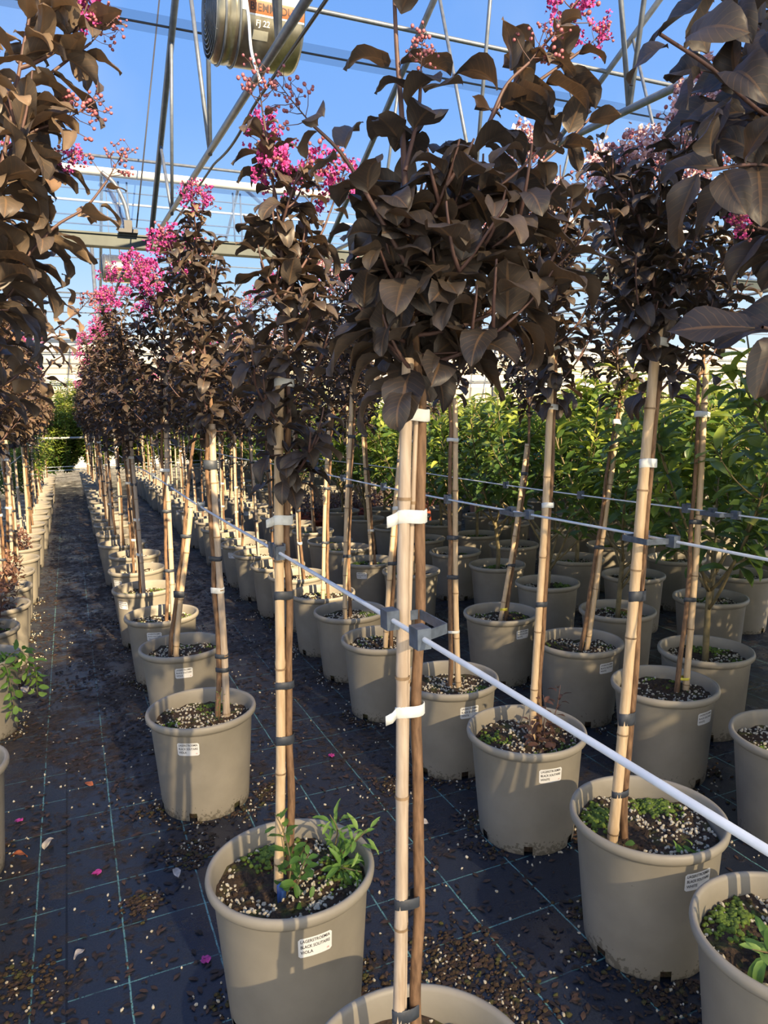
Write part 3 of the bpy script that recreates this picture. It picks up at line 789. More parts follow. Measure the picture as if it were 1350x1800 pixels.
hero(1.229, 3.286, 'crape myrtle in the second pot left of the central cane, second row', 31, None,
     [(607, 1078), (617, 680)], [(618, 660), (612, 560), (610, 460)],
     dict(zb=1.32, R=.16, nlat=14, L=.062, nflow=4, tip=.4, flowers='white', kind='far'),
     ties=[(.6, 'btape'), (.95, 'btape'), (1.2, 'btape')], off=(.018, .003), stake_r=.0115, soil=1)
hero(1.231, 3.714, 'crape myrtle in the third pot left of the central cane, second row', 32, None,
     [(568, 1042), (580, 715)], [(578, 690), (570, 600), (560, 500)],
     dict(zb=1.3, R=.16, nlat=14, L=.062, nflow=4, tip=.4, flowers='white', kind='far'),
     ties=[(.6, 'btape'), (.9, 'btape'), (1.15, 'btape')], off=(.02, .003), stake_r=.011, soil=2)
# third row
hero(1.869, 1.842, 'crape myrtle on the right with a yellow tag lying on its soil', 33, 'WHITE',
     [(1205, 1215), (1243, 640)], [(1236, 640), (1240, 520), (1250, 400), (1240, 300)],
     dict(zb=1.42, R=.16, nlat=13, L=.062, nflow=4, tip=.3, flowers='white', lowhang=4),
     ties=[(.33, 'yellow', .01), (.62, 'btape'), (.9, 'btape'), (1.27, 'paper', .02, True)], off=(-.024, .004), stake_r=.0115, ang=.13, soil=2)
hero(1.917, 2.367, 'crape myrtle whose cane leans right, pot behind the one with red basal shoots', 34, 'WHITE',
     [(1032, 1138), (1105, 650)], [(1085, 640), (1090, 520), (1100, 400), (1105, 260)],
     dict(zb=1.33, R=.17, nlat=14, L=.062, nflow=4, tip=.3, flowers='white', kind='hero'),
     ties=[(.72, 'btape'), (1.24, 'paper', .02, True)], off=(-.02, .003), stake_r=.0115, ang=.05, soil=2)
hero(1.87, 2.899, 'crape myrtle with a yellow tag round its stem foot, third row', 35, 'WHITE',
     [(880, 1085), (928, 780)], [(930, 720), (925, 620), (915, 500)],
     dict(zb=1.28, R=.16, nlat=14, L=.062, nflow=4, tip=.3, flowers='white', kind='far'),
     ties=[(.345, 'yellow', .014), (.55, 'btape'), (1.0, 'btape')], off=(.02, .003), stake_r=.011, ang=.1, soil=2)
# left of the aisle, crowns leaning over it; leaf tint raised to paint in sunlight
hero(-.42, 1.28, 'crape myrtle at the upper left edge, big sun-tinted leaves leaning over the aisle', 36, 'VIOLA',
     [(.02, 0, .2), (.1, .0, 1.3)], rel(pxs(1.28, (-90, 620), (-40, 480), (10, 260), (40, 90), (62, -20)), -.42, 1.28),
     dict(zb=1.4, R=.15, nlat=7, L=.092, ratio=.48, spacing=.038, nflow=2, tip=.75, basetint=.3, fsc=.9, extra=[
         dict(pts=rel(pxs(1.28, (-60, 560), (30, 470), (95, 400), (150, 365), (188, 318)), -.42, 1.28), fl='bud', fs=.5),
         dict(pts=rel(pxs(1.3, (38, 160), (80, 135), (120, 105), (160, 75)), -.42, 1.28), fl='bud', fs=.5, start=.4),
         dict(pts=rel(pxs(1.26, (12, 260), (60, 230), (105, 215)), -.42, 1.28), fl='bud', fs=.6, start=.3),
         dict(pts=rel(pxs(1.28, (30, 110), (75, 50), (105, 5)), -.42, 1.28), fl='viola', fs=.6),
         dict(pts=rel(pxs(1.25, (-30, 330), (30, 300), (85, 290)), -.42, 1.28), fl='viola', fs=.4, start=.2)]),
     ties=[(.6, 'btape'), (1.0, 'btape')], stake_px=False)
hero(-.43, 1.8, 'crape myrtle filling the left edge at mid height, its pot outside the frame', 37, 'VIOLA',
     [(.02, 0, .2), (.1, .0, 1.35)], [(.11, 0, 1.4), (.17, 0, 1.7), (.19, 0, 2.1)],
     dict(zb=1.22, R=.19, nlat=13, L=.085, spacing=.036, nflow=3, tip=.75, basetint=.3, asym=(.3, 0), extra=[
         dict(pts=rel(pxs(1.8, (-20, 640), (30, 580), (80, 520), (120, 500)), -.43, 1.8)), dict(pts=rel(pxs(1.75, (-20, 560), (30, 500), (70, 430), (95, 400)), -.43, 1.8)), dict(pts=rel(pxs(1.7, (-20, 690), (30, 660), (80, 600), (105, 590)), -.43, 1.8))]), ties=[(.6, 'btape')], stake_px=False)
hero(-.41, 2.267, 'crape myrtle in the frontmost pot showing at the left edge', 38, 'VIOLA',
     [(.02, 0, .2), (.09, .0, 1.35)], [(.1, 0, 1.4), (.15, 0, 1.7), (.18, 0, 2.15)],
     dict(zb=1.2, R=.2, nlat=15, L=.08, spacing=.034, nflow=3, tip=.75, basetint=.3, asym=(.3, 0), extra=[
         dict(pts=rel(pxs(2.3, (20, 640), (70, 600), (115, 565), (140, 545)), -.41, 2.267), fl='bud', fs=.7), dict(pts=rel(pxs(2.2, (0, 720), (50, 690), (90, 640), (110, 625)), -.41, 2.267)), dict(pts=rel(pxs(2.2, (10, 580), (50, 540), (80, 480), (92, 470)), -.41, 2.267))]), ties=[(.6, 'btape'), (.9, 'btape')], stake_px=False)

# ------------------------------------------------------------------ the receding rows
ORD = ['first', 'second', 'third', 'fourth', 'fifth', 'sixth', 'seventh', 'eighth', 'ninth', 'tenth', 'eleventh', 'twelfth', 'thirteenth', 'fourteenth']
def row(xs, fl, phrase, first, far_label, far_group, nlab, jit=.015):
    k = first
    for (X, Y) in xs:
        if k < first + nlab: lb, gp = f'{ORD[k]} crape myrtle from the front {phrase}', None
        else: lb, gp = far_label, far_group
        generic(X + RG.normal() * jit, Y + RG.normal() * jit, lb, RG, fl, gp); k += 1
A = [(.355, 4.363), (.35, 4.95), (.36, 5.5), (.33, 6.1)] + [(.345, y) for y in np.arange(6.68, 15.4, .58)]
row(A, 'viola', 'along the right edge of the aisle', 5, 'distant crape myrtle far down the row on the right of the aisle', 'far crape myrtles right of the aisle', 7)
B = [(1.24, 4.205), (1.22, 4.6), (1.21, 5.09), (1.2, 5.51)] + [(1.21, y) for y in np.arange(5.95, 15.2, .5)]
row(B, 'viola', 'in the second row to the right of the aisle', 7, 'distant crape myrtle far down the second row right of the aisle', 'far crape myrtles of the second row', 6)
C = [(1.904, 3.955), (1.813, 4.378), (1.836, 4.926), (1.82, 5.3)] + [(1.86, y) for y in np.arange(5.85, 11, .52)]
row(C, 'white', 'in the row before the green shrubs', 4, 'distant crape myrtle in the row before the green shrubs', 'far crape myrtles before the green shrubs', 5)
generic(1.904, 1.362, 'crape myrtle in the pot cut by the right edge at mid height', RG, 'white', i=2)
Lr = [(-.448, 3.327), (-.459, 3.818), (-.453, 4.307), (-.446, 4.764), (-.45, 5.27), (-.45, 5.77), (-.44, 6.28), (-.433, 6.787), (-.42, 7.18)] + [(-.435, y) for y in np.arange(7.75, 15, .52)]
row(Lr, 'bronze', 'along the left edge of the aisle', 1, 'distant crape myrtle far down the left side of the aisle', 'far crape myrtles left of the aisle', 7)  # 'bronze' copies carry the raised leaf tint that paints in sunlight
Mr = [(-1.02, y) for y in np.arange(3.4, 8, .6)]
for x, y in Mr: generic(x, y, 'crape myrtle behind the front row at the left edge, mostly hidden', RG, 'viola', 'hidden crape myrtles at the left edge')
# ------------------------------------------------------------------ green shrubs
def shrub_proto(seed, h, mname, L=.10, nst=6, tipt=.8, base=.2, nleafsp=.042, pot=True):
    rng = np.random.default_rng(seed); root = thing('potted_green_shrub', 'x', 'potted shrub'); (add_pot(root, rng, None, 0, None, True) if pot else None)
    wood = MB(); leaves = []
    tr = smoothpath([(0, 0, SOILZ - .03), (.01, .0, .42), (rng.uniform(-.02, .02), rng.uniform(-.02, .02), .6)], 10); tube(wood, tr, np.linspace(.014, .011, len(tr)), 8)
    for i in range(nst):
        az = i * 2.4 + rng.uniform(-.4, .4); z0 = rng.uniform(.38, .62) if pot else rng.uniform(.03, .6)
        p = tr[int(np.argmin(abs(tr[:, 2] - z0)))]
        P = lateral(p, az, (h - z0) * rng.uniform(.85, 1.1), rng.uniform(.55, .9), rng.uniform(.05, .25), rng); tube(wood, P, np.linspace(.007, .0025, len(P)), 6)
        leaves += shoot_leaves(P, rng, L, nleafsp, .25 if pot else .02, tipt, base, .15, .2)
        for q in range(4):
            k = int(rng.integers(3 if pot else 1, 12)); P2 = lateral(P[k], az + rng.uniform(-1.6, 1.6), rng.uniform(.15, .32), rng.uniform(.7, 1.2), rng.uniform(.2, .6), rng)
            tube(wood, P2, np.linspace(.0035, .0016, len(P2)), 5); leaves += shoot_leaves(P2, rng, L * .95, nleafsp * .8, .15, tipt, base, .25, .2)
    wood.obj('stems', [M['gstem']], root); fo = MB(); put_leaves(fo, leaves, 'green', rng, .40); fo.obj('foliage', [M[mname]], root)
    return root
SP = [[shrub_proto(300 + i, [1.45, 1.6, 1.5][i], 'leaf_green', [.115, .12, .105][i]), False] for i in range(3)]
SPH = [[shrub_proto(330 + i, [1.95, 2.1][i], 'leaf_green', .12, nst=17, pot=False, base=.35, tipt=.9), False] for i in range(2)]
SPR = [[shrub_proto(310, 1.15, 'leaf_red', .075, tipt=.7, base=.2), False]]
def shrub(X, Y, label, group, lst, name=None, i=None, s=1.0):
    pr = lst[int(RG.integers(len(lst))) if i is None else i]
    if not pr[1]: root = pr[0]; pr[1] = True
    else: root = copy_tree(pr[0])
    root.location = (X, Y, 0); root.rotation_euler.z = RG.uniform(0, 6.28)
    for k in ('group',):
        if k in root: del root[k]
    tag(root, label, 'potted shrub', group); root.scale = (s, s, s)
    if name: root.name = name
    return root
Dr = [(2.288, 2.045), (2.392, 2.672), (2.447, 3.308), (2.47, 3.87), (2.456, 4.396), (2.5, 5.0), (2.55, 5.65)]
dl = ['green glossy-leaved shrub in the pot behind the yellow-tagged tree at right', 'green shrub in the second pot of the shrub row, counted from the right edge',
      'green shrub in the third pot of the shrub row, counted from the right edge', 'green shrub in the fourth pot of the shrub row, leafy down to its rim',
      'green shrub in the fifth pot of the shrub row, bare brown stems above the rim', 'green shrub in the sixth pot of the shrub row', 'green shrub in the seventh pot of the shrub row']
for k, ((x, y), l) in enumerate(zip(Dr, dl)): shrub(x, y, l, None, SP, i=k % 3)
for k, X in enumerate(np.arange(2.98, 7.6, .58)):
    for Y in np.arange(2.0 + .3 * (k % 2), 9.6, .6):
        if X / Y > 1.5: continue
        if 7 < Y < 8.4 and X < 4.2 or Y > 8.4: continue
        red = (Y > 5.2 and X < 4.2 and RG.random() < .55)
        if red: shrub(X + RG.normal() * .03, Y + RG.normal() * .03, 'copper-leaved shrub standing among the green shrubs behind the rows', 'copper shrubs behind the rows', SPR, 'potted_copper_shrub')
        else: shrub(X + RG.normal() * .03, Y + RG.normal() * .03, 'glossy green shrub in the dense block beyond the front shrub row', 'green shrubs in the dense block', SP)
for k, (x, y) in enumerate([(x_ + .1 * ((j * 7) % 3), y_) for j, x_ in enumerate(np.arange(-3.2, 5.2, .52)) for y_ in (16.75, 17.2, 17.7)]):
    shrub(x, y, 'bright green shrub in the hedge closing the far end of the aisle', 'shrubs at the end of the aisle', SPH, 'hedge_shrub', i=k % 2)
for (x, y) in ((2.36, 1.4), (2.4, .75), (2.42, .1), (3.0, 1.35), (3.02, .7), (3.6, 1.9), (3.62, 1.3)):  # out-of-frame shrubs added at the right to shade the pots
    shrub(x, y, 'glossy green shrub in the dense block beyond the front shrub row', 'green shrubs in the dense block', SP)  # the added out-of-frame shade shrubs, not part of the dense block
for X in np.arange(2.5, 9.6, .68):
    for Y in np.arange(8.8, 16.6, .8):
        if X / Y > .95: continue
        shrub(X + RG.normal() * .05, Y + RG.normal() * .05, 'far glossy green shrub seen between the canes, behind the tree rows', 'far green shrubs behind the tree rows', SP)
for Y in (6.3, 6.95, 8.6):
    shrub(2.55, Y, 'glossy green shrub far along the front shrub row', 'far shrubs of the front shrub row', SP)
for k, (x, y) in enumerate([(-.62, 8.9), (-.7, 10.2), (-.62, 11.6)]):
    shrub(x, y, 'yellowish green shrub among the far pots left of the aisle', 'green shrubs left of the aisle', SP, i=k % 3, s=.8)

# small terracotta pots with copper seedlings
def terra_proto():
    rng = np.random.default_rng(77); root = thing('terracotta_pot_plant', 'x', 'potted plant'); mb = MB()
    lathe(mb, [(.075, 0), (.10, .17), (.108, .17), (.110, .20), (.10, .20), (.097, .17), (.0, .165)], 28); mb.obj('pot', [M['terra']], root)
    w = MB(); lv = []
    for i in range(6):
        P = lateral((0, 0, .16), i * 1.05, rng.uniform(.2, .38), .6, .2, rng); tube(w, P, .0022, 5); lv += shoot_leaves(P, rng, .05, .03, .15, .9, .4)
    w.obj('stems', [M['twig']], root); fo = MB(); put_leaves(fo, lv, 'far', rng); fo.obj('foliage', [M['leaf_red']], root); return root
tp = terra_proto(); first = True
for x in np.arange(2.35, 4.1, .24):
    for y in (7.35, 7.65, 7.95):
        o = tp if first else copy_tree(tp); first = False
        o.location = (x + RG.normal() * .02, y + RG.normal() * .02, 0); o.rotation_euler.z = RG.uniform(0, 6)
        tag(o, 'small terracotta pot with a copper seedling, beyond the tree rows', 'potted plant', 'terracotta pots beyond the tree rows')

# ------------------------------------------------------------------ weeds growing in particular pots (parts of those potted trees)
def find(lbl):
    for o in S.objects:
        if o.parent is None and str(o.get('label', '')).startswith(lbl): return o
def weed(root, pts_list, L, seed, name='weed', mname='weed', ratio=.45, sp=.016, tip=.9, base=.4, start=.05):
    rng = np.random.default_rng(seed); w = MB(); lv = []
    for pts in pts_list:
        P = smoothpath(pts, 14); tube(w, P, np.linspace(.0022, .001, len(P)), 5, 1); lv += shoot_leaves(P, rng, L, sp, start, tip, base, .1, .3)
    put_leaves(w, lv, 'green', rng, ratio, 0)
    return w.obj(name, [M[mname], M['twig'] if mname != 'weed' else M['gstem']], root)
r = find('crape myrtle in the big front pot')
weed(r, [[(.11, .05, .28), (.12, .03, .36), (.10, .02, .41)], [(.11, .04, .28), (.15, -.02, .36), (.165, -.04, .39)], [(.12, .02, .28), (.10, -.06, .33), (.13, -.09, .33)]], .045, 1, ratio=.26)
weed(r, [[(-.02, -.03, .28), (-.01, -.04, .36), (-.02, -.03, .43), (-.035, -.02, .47)], [(0, -.04, .3), (.01, -.06, .36), (.02, -.07, .39)], [(-.01, -.05, .27), (.02, -.09, .3)]], .036, 2, name='basal_shoot', ratio=.5, tip=.35, base=.1)
mb = MB(); box(mb, (-.045, -.045, .275), (-.022, -.042, .325), rot=rotz(.5)); mb.obj('tag', [M['bluetie']], r); 
r = find('crape myrtle with red basal')
weed(r, [[(.03, -.02, .28), (.05, -.03, .38), (.04, -.03, .44)], [(.05, 0, .28), (.1, -.01, .36), (.12, -.01, .45)], [(.02, -.03, .28), (-.02, -.06, .34), (-.03, -.06, .40)], [(.03, -.04, .28), (.0, -.08, .31)], [(.05, -.02, .28), (.07, -.07, .33)]], .034, 3, name='basal_shoot', mname='leaf_red', ratio=.5, tip=.5, base=.1)
r = find('crape myrtle in the large pot at lower right')
weed(r, [[(-.03, -.11, .28), (-.02, -.12, .30)], [(.0, -.13, .28), (.02, -.13, .305)], [(-.1, -.03, .28), (-.11, -.04, .30)]], .026, 4, ratio=.8, sp=.008)
r = find('crape myrtle third from the front along the right')
weed(r, [[(.05, -.03, .28), (.05, -.06, .36), (.06, -.07, .41)], [(.03, -.05, .28), (-.0, -.07, .34)]], .012, 5, ratio=.3, sp=.02)
r = find('crape myrtle at the right edge')
weed(r, [[(-.04, -.05, .28), (-.06, -.06, .36), (-.08, -.07, .42)], [(-.03, -.04, .28), (-.01, -.08, .34)], [(-.02, .02, .28), (-.1, -.02, .34), (-.14, -.02, .36)]], .05, 6, ratio=.4)
r = find('second crape myrtle from the front along the left')
c, s_ = math.cos(-r.rotation_euler.z), math.sin(-r.rotation_euler.z)
loc = lambda p: (p[0] * c - p[1] * s_, p[0] * s_ + p[1] * c, p[2])
weed(r, [[loc(p) for p in q] for q in ([(.1, -.1, .3), (.17, -.09, .36), (.23, -.11, .30), (.235, -.12, .16)], [(.1, -.06, .3), (.18, -.05, .35), (.21, -.1, .24)], [(.08, -.12, .3), (.13, -.16, .33), (.15, -.20, .22), (.15, -.2, .12)])], .05, 9, ratio=.5, sp=.022)
for k in range(2, 8):
    r = find(f'{ORD[k]} crape myrtle from the front along the left')
    if r: weed(r, [[(RG.uniform(-.08, .08), RG.uniform(-.08, .08), .28), (RG.uniform(-.12, .12), RG.uniform(-.12, .12), .38), (RG.uniform(-.15, .15), RG.uniform(-.15, .15), RG.uniform(.4, .55))] for _ in range(4)], .04, 40 + k, name='basal_shoot', mname='leaf_red', ratio=.5, tip=.9, base=.4)

# ------------------------------------------------------------------ support wires with clips
def wire(label, X, ys, z, r, clips, sag=.0):
    root = thing('support_wire', label, 'wire', (X, ys[0], z)); mb = MB()
    yy = np.linspace(ys[0], ys[1], 60); L = ys[1] - ys[0]
    P = np.stack([np.zeros(60), yy - ys[0], .004 * np.sin((yy - ys[0]) * 2.1)], 1); tube(mb, P, r, 8); mb.obj('cable', [M['wire']], root)
    for (cy, dx, kind) in clips:
        m = MB(); y = cy - ys[0]; zz = .004 * math.sin(y * 2.1)
        if kind == 'block':
            box(m, (-.008, y - .011, zz - .014), (.010, y + .011, zz + .014)); box(m, (-.010, y - .008, zz - .006), (-.006, y + .008, zz + .017))
            box(m, (.010, y - .009, zz + .004), (.013, y + .009, zz + .018))
        elif kind == 'strap':
            box(m, (-.009, y - .012, zz - .013), (.009, y + .012, zz + .013)); box(m, (-.009, y + .078, zz - .013), (.009, y + .1, zz + .013))
            pts = [(.009, y + .0, zz), (dx, y + .01, zz + .002), (dx, y + .085, zz + .002), (.009, y + .09, zz)]
            for a, b in zip(pts[:-1], pts[1:]):
                a = np.array(a); b = np.array(b); q = np.array([0, 0, .0065]); t = nrm(np.cross(b - a, UP)) * .001
                m.add([a - q - t, a + q - t, b - q - t, b + q - t, a - q + t, a + q + t, b - q + t, b + q + t], [(0, 2, 3, 1), (4, 5, 7, 6), (0, 1, 5, 4), (2, 6, 7, 3), (1, 3, 7, 5), (0, 4, 6, 2)])
        o = m.obj('plastic_clip', [M['clip']], root, smooth=False)
    return root
wire('thick white wire running from the bottom right corner up to the left', .372, (.1, 15.6), 1.02, .0033, [(.755, .042, 'strap'), (1.395, .0, 'block'), (1.43, .03, 'block'), (2.33, 0, 'block'), (3.05, 0, 'block'), (3.7, 0, 'block')])
wire('middle white wire crossing the canes at the right', 1.2, (.3, 15.2), .998, .0034, [(1.17, -.065, 'strap'), (1.71, -.045, 'strap'), (2.2, 0, 'block'), (2.76, 0, 'block'), (3.25, 0, 'block'), (3.7, 0, 'block')])
wire('uppermost thin white wire in front of the green shrubs', 1.9, (.6, 11), .952, .003, [(1.8, 0, 'block'), (1.6, -.06, 'strap'), (2.35, 0, 'block'), (2.9, 0, 'block')])
wire('wire along the canes on the left of the aisle', -.42, (1.0, 15), 1.0, .003, [(3.3, 0, 'block'), (4.3, 0, 'block')])
for k, (z, lb) in enumerate(((.36, 'lower of the two white wires across the far end of the aisle'), (.43, 'upper of the two white wires across the far end of the aisle'))):
    mb = MB(); tube(mb, [(-3, 15.9, z), (6, 15.9, z)], .006, 6); tag(mb.obj('cross_wire', [M['wire']]), lb, 'wire')
mb = MB(); tube(mb, [(-3, 16.2, 1.02), (.55, 16.2, 1.0)], .022, 8); o = mb.obj('irrigation_pipe', [M['steelw']]); tag(o, 'pale pipe across the far end of the aisle, before the hedge', 'pipe')
mb = MB(); tube(mb, [(.28, 16.1, 1.05), (1.4, 16.1, 1.04)], .03, 8); o = mb.obj('irrigation_hose', [M['cable']]); tag(o, 'dark pipe beside the pale one at the end of the aisle', 'pipe')

# ------------------------------------------------------------------ ground and litter
mb = MB(); n = 2
mb.add([(-14, -6, 0), (34, -6, 0), (34, 30, 0), (-14, 30, 0)], [(0, 1, 2, 3)])
tag(mb.obj('floor', [M['floor']]), kind='structure')
POTXY = [(o.location.x, o.location.y) for o in S.objects if o.parent is None and o.get('category') in (CAT, 'potted shrub')]
PXY = np.array(POTXY)
def clear(x, y, r=.15): return np.min((PXY[:, 0] - x) ** 2 + (PXY[:, 1] - y) ** 2) > r * r
def flake(mb, x, y, s, rng, mi=0):
    a = rng.uniform(0, 2 * PI); b = rng.uniform(.1, .6); z = .002
    g = [(-s, 0, 0), (-.2 * s, -.42 * s, b * s * .4), (-.2 * s, .42 * s, b * s * .5), (.45 * s, -.35 * s, b * s * .5), (.45 * s, .35 * s, b * s * .3), (s, 0, b * s * .1)]
    V = np.array(g) @ rotz(a).T + (x, y, z); mb.add(V, [(0, 1, 2), (1, 3, 4, 2), (3, 5, 4)], mi)
rng = np.random.default_rng(9); dk = MB(); br = MB(); pe = MB(); cr = MB()
for _ in range(17000):
    near = rng.random()
    if near < .45: x, y = rng.uniform(-.25, .25), 1.2 + 13 * rng.random() ** 1.5
    elif near < .8: x, y = rng.uniform(.45, 1.1), .9 + 10 * rng.random() ** 1.5
    else: x, y = rng.uniform(-.3, 2.6), .7 + 8 * rng.random() ** 1.3
    if not clear(x, y): continue
    k = math.sin(x * 17 + 1.3 * math.sin(y * 5)) + math.sin(y * 9 + x * 4)
    if x < .3 and y < 2.4 and rng.random() < .62: continue
    if k < -.5 and rng.random() < .7: continue
    flake(br if rng.random() < .2 else dk, x, y, rng.uniform(.004, .0125) * (1 + .11 * y), rng)
def heap(x, y, r, nn):
    for _ in range(nn):
        px, py = x + rng.normal() * r, y + rng.normal() * r
        if not clear(px, py, .146): continue
        s = rng.uniform(.0025, .0085); (blob(cr, (px, py, s * .4), (s, s * rng.uniform(.6, 1), s * .6), 0, False, rng, .35) if rng.random() < .72 else flake(dk if rng.random() < .6 else br, px, py, rng.uniform(.006, .013), rng))
        if rng.random() < .14: per(px + rng.normal() * .02, py + rng.normal() * .02)
def per(x, y):
    if not clear(x, y, .148): return
    s = rng.uniform(.0018, .0044); V_, F_ = ico(); pe.add((V_ * np.array([s * 1.3, s, s * .8]) * (1 + rng.uniform(-.25, .25, (12, 1)))) @ randrot(rng).T + (x, y, s * .7), F_)
for X, Y in POTXY:
    if Y > 6 or Y < .5 or X > 2.2: continue
    for _ in range(40):
        a = rng.uniform(0, 2 * PI); r_ = .148 + abs(rng.normal()) * .035; per(X + r_ * math.cos(a), Y + r_ * math.sin(a))
    for _ in range(10):
        a = rng.uniform(0, 2 * PI); heap(X + .165 * math.cos(a), Y + .165 * math.sin(a), .026, 22)
for _ in range(500): per(rng.uniform(-.3, 1.1), .9 + 4 * rng.random())
for (px, py, r_, nn) in ((700, 1380, .035, 160), (250, 1590, .03, 160), (800, 1700, .06, 420), (860, 1790, .05, 260), (40, 1730, .05, 200), (470, 1390, .03, 120), (1190, 1740, .05, 200), (1270, 1620, .04, 220), (340, 1500, .05, 220), (900, 1780, .05, 200)):
    p = at_z(px, py, 0); heap(p[0], p[1], r_, nn)
tag(dk.obj('dark_leaf_litter', [M['darkbit']]), 'dark dried leaf crumbs strewn over the black ground cloth', 'leaf litter', kind='stuff')
tag(br.obj('brown_leaf_litter', [M['brownbit']]), 'reddish brown leaf crumbs strewn over the black ground cloth', 'leaf litter', kind='stuff')
tag(pe.obj('perlite_grains', [M['perlite']], smooth=False), 'white perlite grains scattered on the ground cloth round the pots', 'perlite', kind='stuff')
tag(cr.obj('spilled_substrate', [M['soil']]), 'dark spilled potting substrate lying round the pots', 'soil', kind='stuff')
def ground_leaf(px, py, L, mname, label, name, kind='hero', cat='fallen leaf', rt=.6):
    p = at_z(px, py, .004); r = np.random.default_rng(int(px)); fo = MB()
    put_leaves(fo, [(np.array([-L / 2, 0, .004]), np.array([1., .0, .12]), UP + r.normal(size=3) * .15, L, .6)], kind, r, rt)
    o = fo.obj(name, [M[mname]], loc=(p[0], p[1], .004 + L * .18)); o.rotation_euler.z = r.uniform(0, 6); return tag(o, label, cat)
ground_leaf(35, 1510, .05, 'orangeleaf', 'orange fallen leaf on the cloth at the lower left', 'fallen_leaf')
ground_leaf(84, 1488, .045, 'dryleaf', 'pale dry leaf behind the orange leaf at lower left', 'fallen_leaf')
ground_leaf(311, 1541, .045, 'dryleaf', 'pale dry leaf between the two front pots at lower left', 'fallen_leaf')
ground_leaf(138, 1682, .032, 'dryleaf', 'small pale curled leaf near the bottom left', 'fallen_leaf')
ground_leaf(157, 1384, .04, 'orangeleaf', 'small orange leaf by the second aisle pot', 'fallen_leaf')
ground_leaf(60, 1192, .07, 'dryleaf', 'whitish leaf scrap beside the left pots', 'fallen_leaf')
ground_leaf(45, 1217, .07, 'dryleaf', 'tan leaf scrap beside the left pots, nearer the front', 'fallen_leaf')
ground_leaf(745, 1450, .035, 'dryleaf', 'pale crumpled leaf right of the central cane', 'fallen_leaf')
def petal(px, py, label):
    p = at_z(px, py, 0); r = np.random.default_rng(int(px * 7)); mb = MB()
    for k in range(6):
        a = k * 1.05; c = np.array([math.cos(a) * .007, math.sin(a) * .007, .004]); g = [c + r.normal(size=3) * .0016 + np.array([ix * .0055, iy * .0055, 0]) @ rotz(a).T for iy in (-1, 0, 1) for ix in (-1, 0, 1)]
        mb.add(g, [(0, 1, 4, 3), (1, 2, 5, 4), (3, 4, 7, 6), (4, 5, 8, 7)])
    tag(mb.obj('fallen_flower', [M['magenta']], loc=(p[0], p[1], .002)), label, 'flower')
petal(362, 1690, 'magenta fallen flower left of the front pot'); petal(33, 1445, 'magenta fallen flower at the left edge'); petal(171, 1536, 'magenta fallen flower on the open cloth at lower left'); petal(583, 1330, 'tiny magenta flower on the cloth behind the front pot')

# ------------------------------------------------------------------ greenhouse
def struct(mb, name, mats, parent=None, smooth=True): return tag(mb.obj(name, mats, parent, smooth), kind='structure')
GY = 11.3
TX = [-1.32, 1.307, 3.95, 6.6, 9.25, 11.9]
def chz(Y): return 3.80 - (GY - Y) * .050
def rfz(Y): return 3.85 + (GY - Y) * .475 if Y > 5.2 else 3.85 + (GY - 5.2) * .475 - (5.2 - Y) * .475
for k, X in enumerate(TX):
    t = tag(thing('roof_truss', None, None, (X, GY, 3.85)), kind='structure')
    L = lambda Y, z: (0, Y - GY, z - 3.85)
    def part(name, a, b, r):
        m = MB(); tube(m, [a, b], r, 10); m.obj(name, [M['galv']], t)
    part('bottom_chord', L(GY, 3.85), L(-1.2, chz(-1.2)), .028)
    part('rafter', L(GY, 3.85), L(5.2, rfz(5.2)), .036); part('rafter', L(5.2, rfz(5.2)), L(-1.2, rfz(-1.2)), .036)
    for (y0, y1) in ((6.58, 7.3), (6.58, 6.05), (9.0, 9.6), (9.0, 8.3), (4.39, 4.8), (4.39, 3.9), (2.2, 2.7), (2.2, 1.8), (0, .4)):
        part('web_brace', L(y0, chz(y0)), L(y1, rfz(y1)), .019)
# gutter and the white pipe above it, film between
m = MB(); box(m, (-12, GY - .06, 3.775), (30, GY + .1, 3.94)); box(m, (-12, GY - .09, 3.93), (30, GY + .13, 3.955)); struct(m, 'trim_1', [M['beamg']], smooth=False)
m = MB(); tube(m, [(-12, GY, 4.80), (30, GY, 4.78)], .062, 14); struct(m, 'trim_2', [M['steelw']])
m = MB(); tube(m, [(-12, GY, 5.0), (30, GY, 5.0)], .022, 8); struct(m, 'trim_3', [M['galv']])
m = MB(); m.add([(-12, GY + .08, 3.95), (30, GY + .08, 3.95), (30, GY + .08, 4.75), (-12, GY + .08, 4.75)], [(0, 1, 2, 3)]); struct(m, 'window_1', [M['filmb']])
for k, z in enumerate((4.10, 4.22, 4.42, 4.58)):
    m = MB(); tube(m, [(-12, GY + .14, z), (30, GY + .14, z)], .010 if k != 2 else .018, 6); struct(m, f'trim_{4 + k}', [M['galv'] if k != 2 else M['steelw']])
for k, px in enumerate((210, 225, 412, 425, 560, 640, 910)):
    p = at_y(px, 340, GY); m = MB(); tube(m, [(p[0], GY + .12, 3.95), (p[0], GY + .12, 4.72)], .014, 6); struct(m, 'gutter_strut', [M['galv']])
# vent motor on the gutter with its curved conduit
t = thing('vent_motor', 'grey vent motor bracket standing on the gutter beam, left of the truss node', 'motor', (1.0, GY - .12, 3.955)); m = MB(); box(m, (-.13, -.06, 0), (.13, .06, .05)); box(m, (-.05, -.04, .05), (.06, .04, .17)); m.obj('housing', [M['cable']], t, False)
m = MB(); tube(m, smoothpath([(.02, .0, .15), (-.02, .0, .4), (-.14, 0, .66), (-.3, 0, .80)], 20), .03, 8); m.obj('conduit', [M['galv']], t)
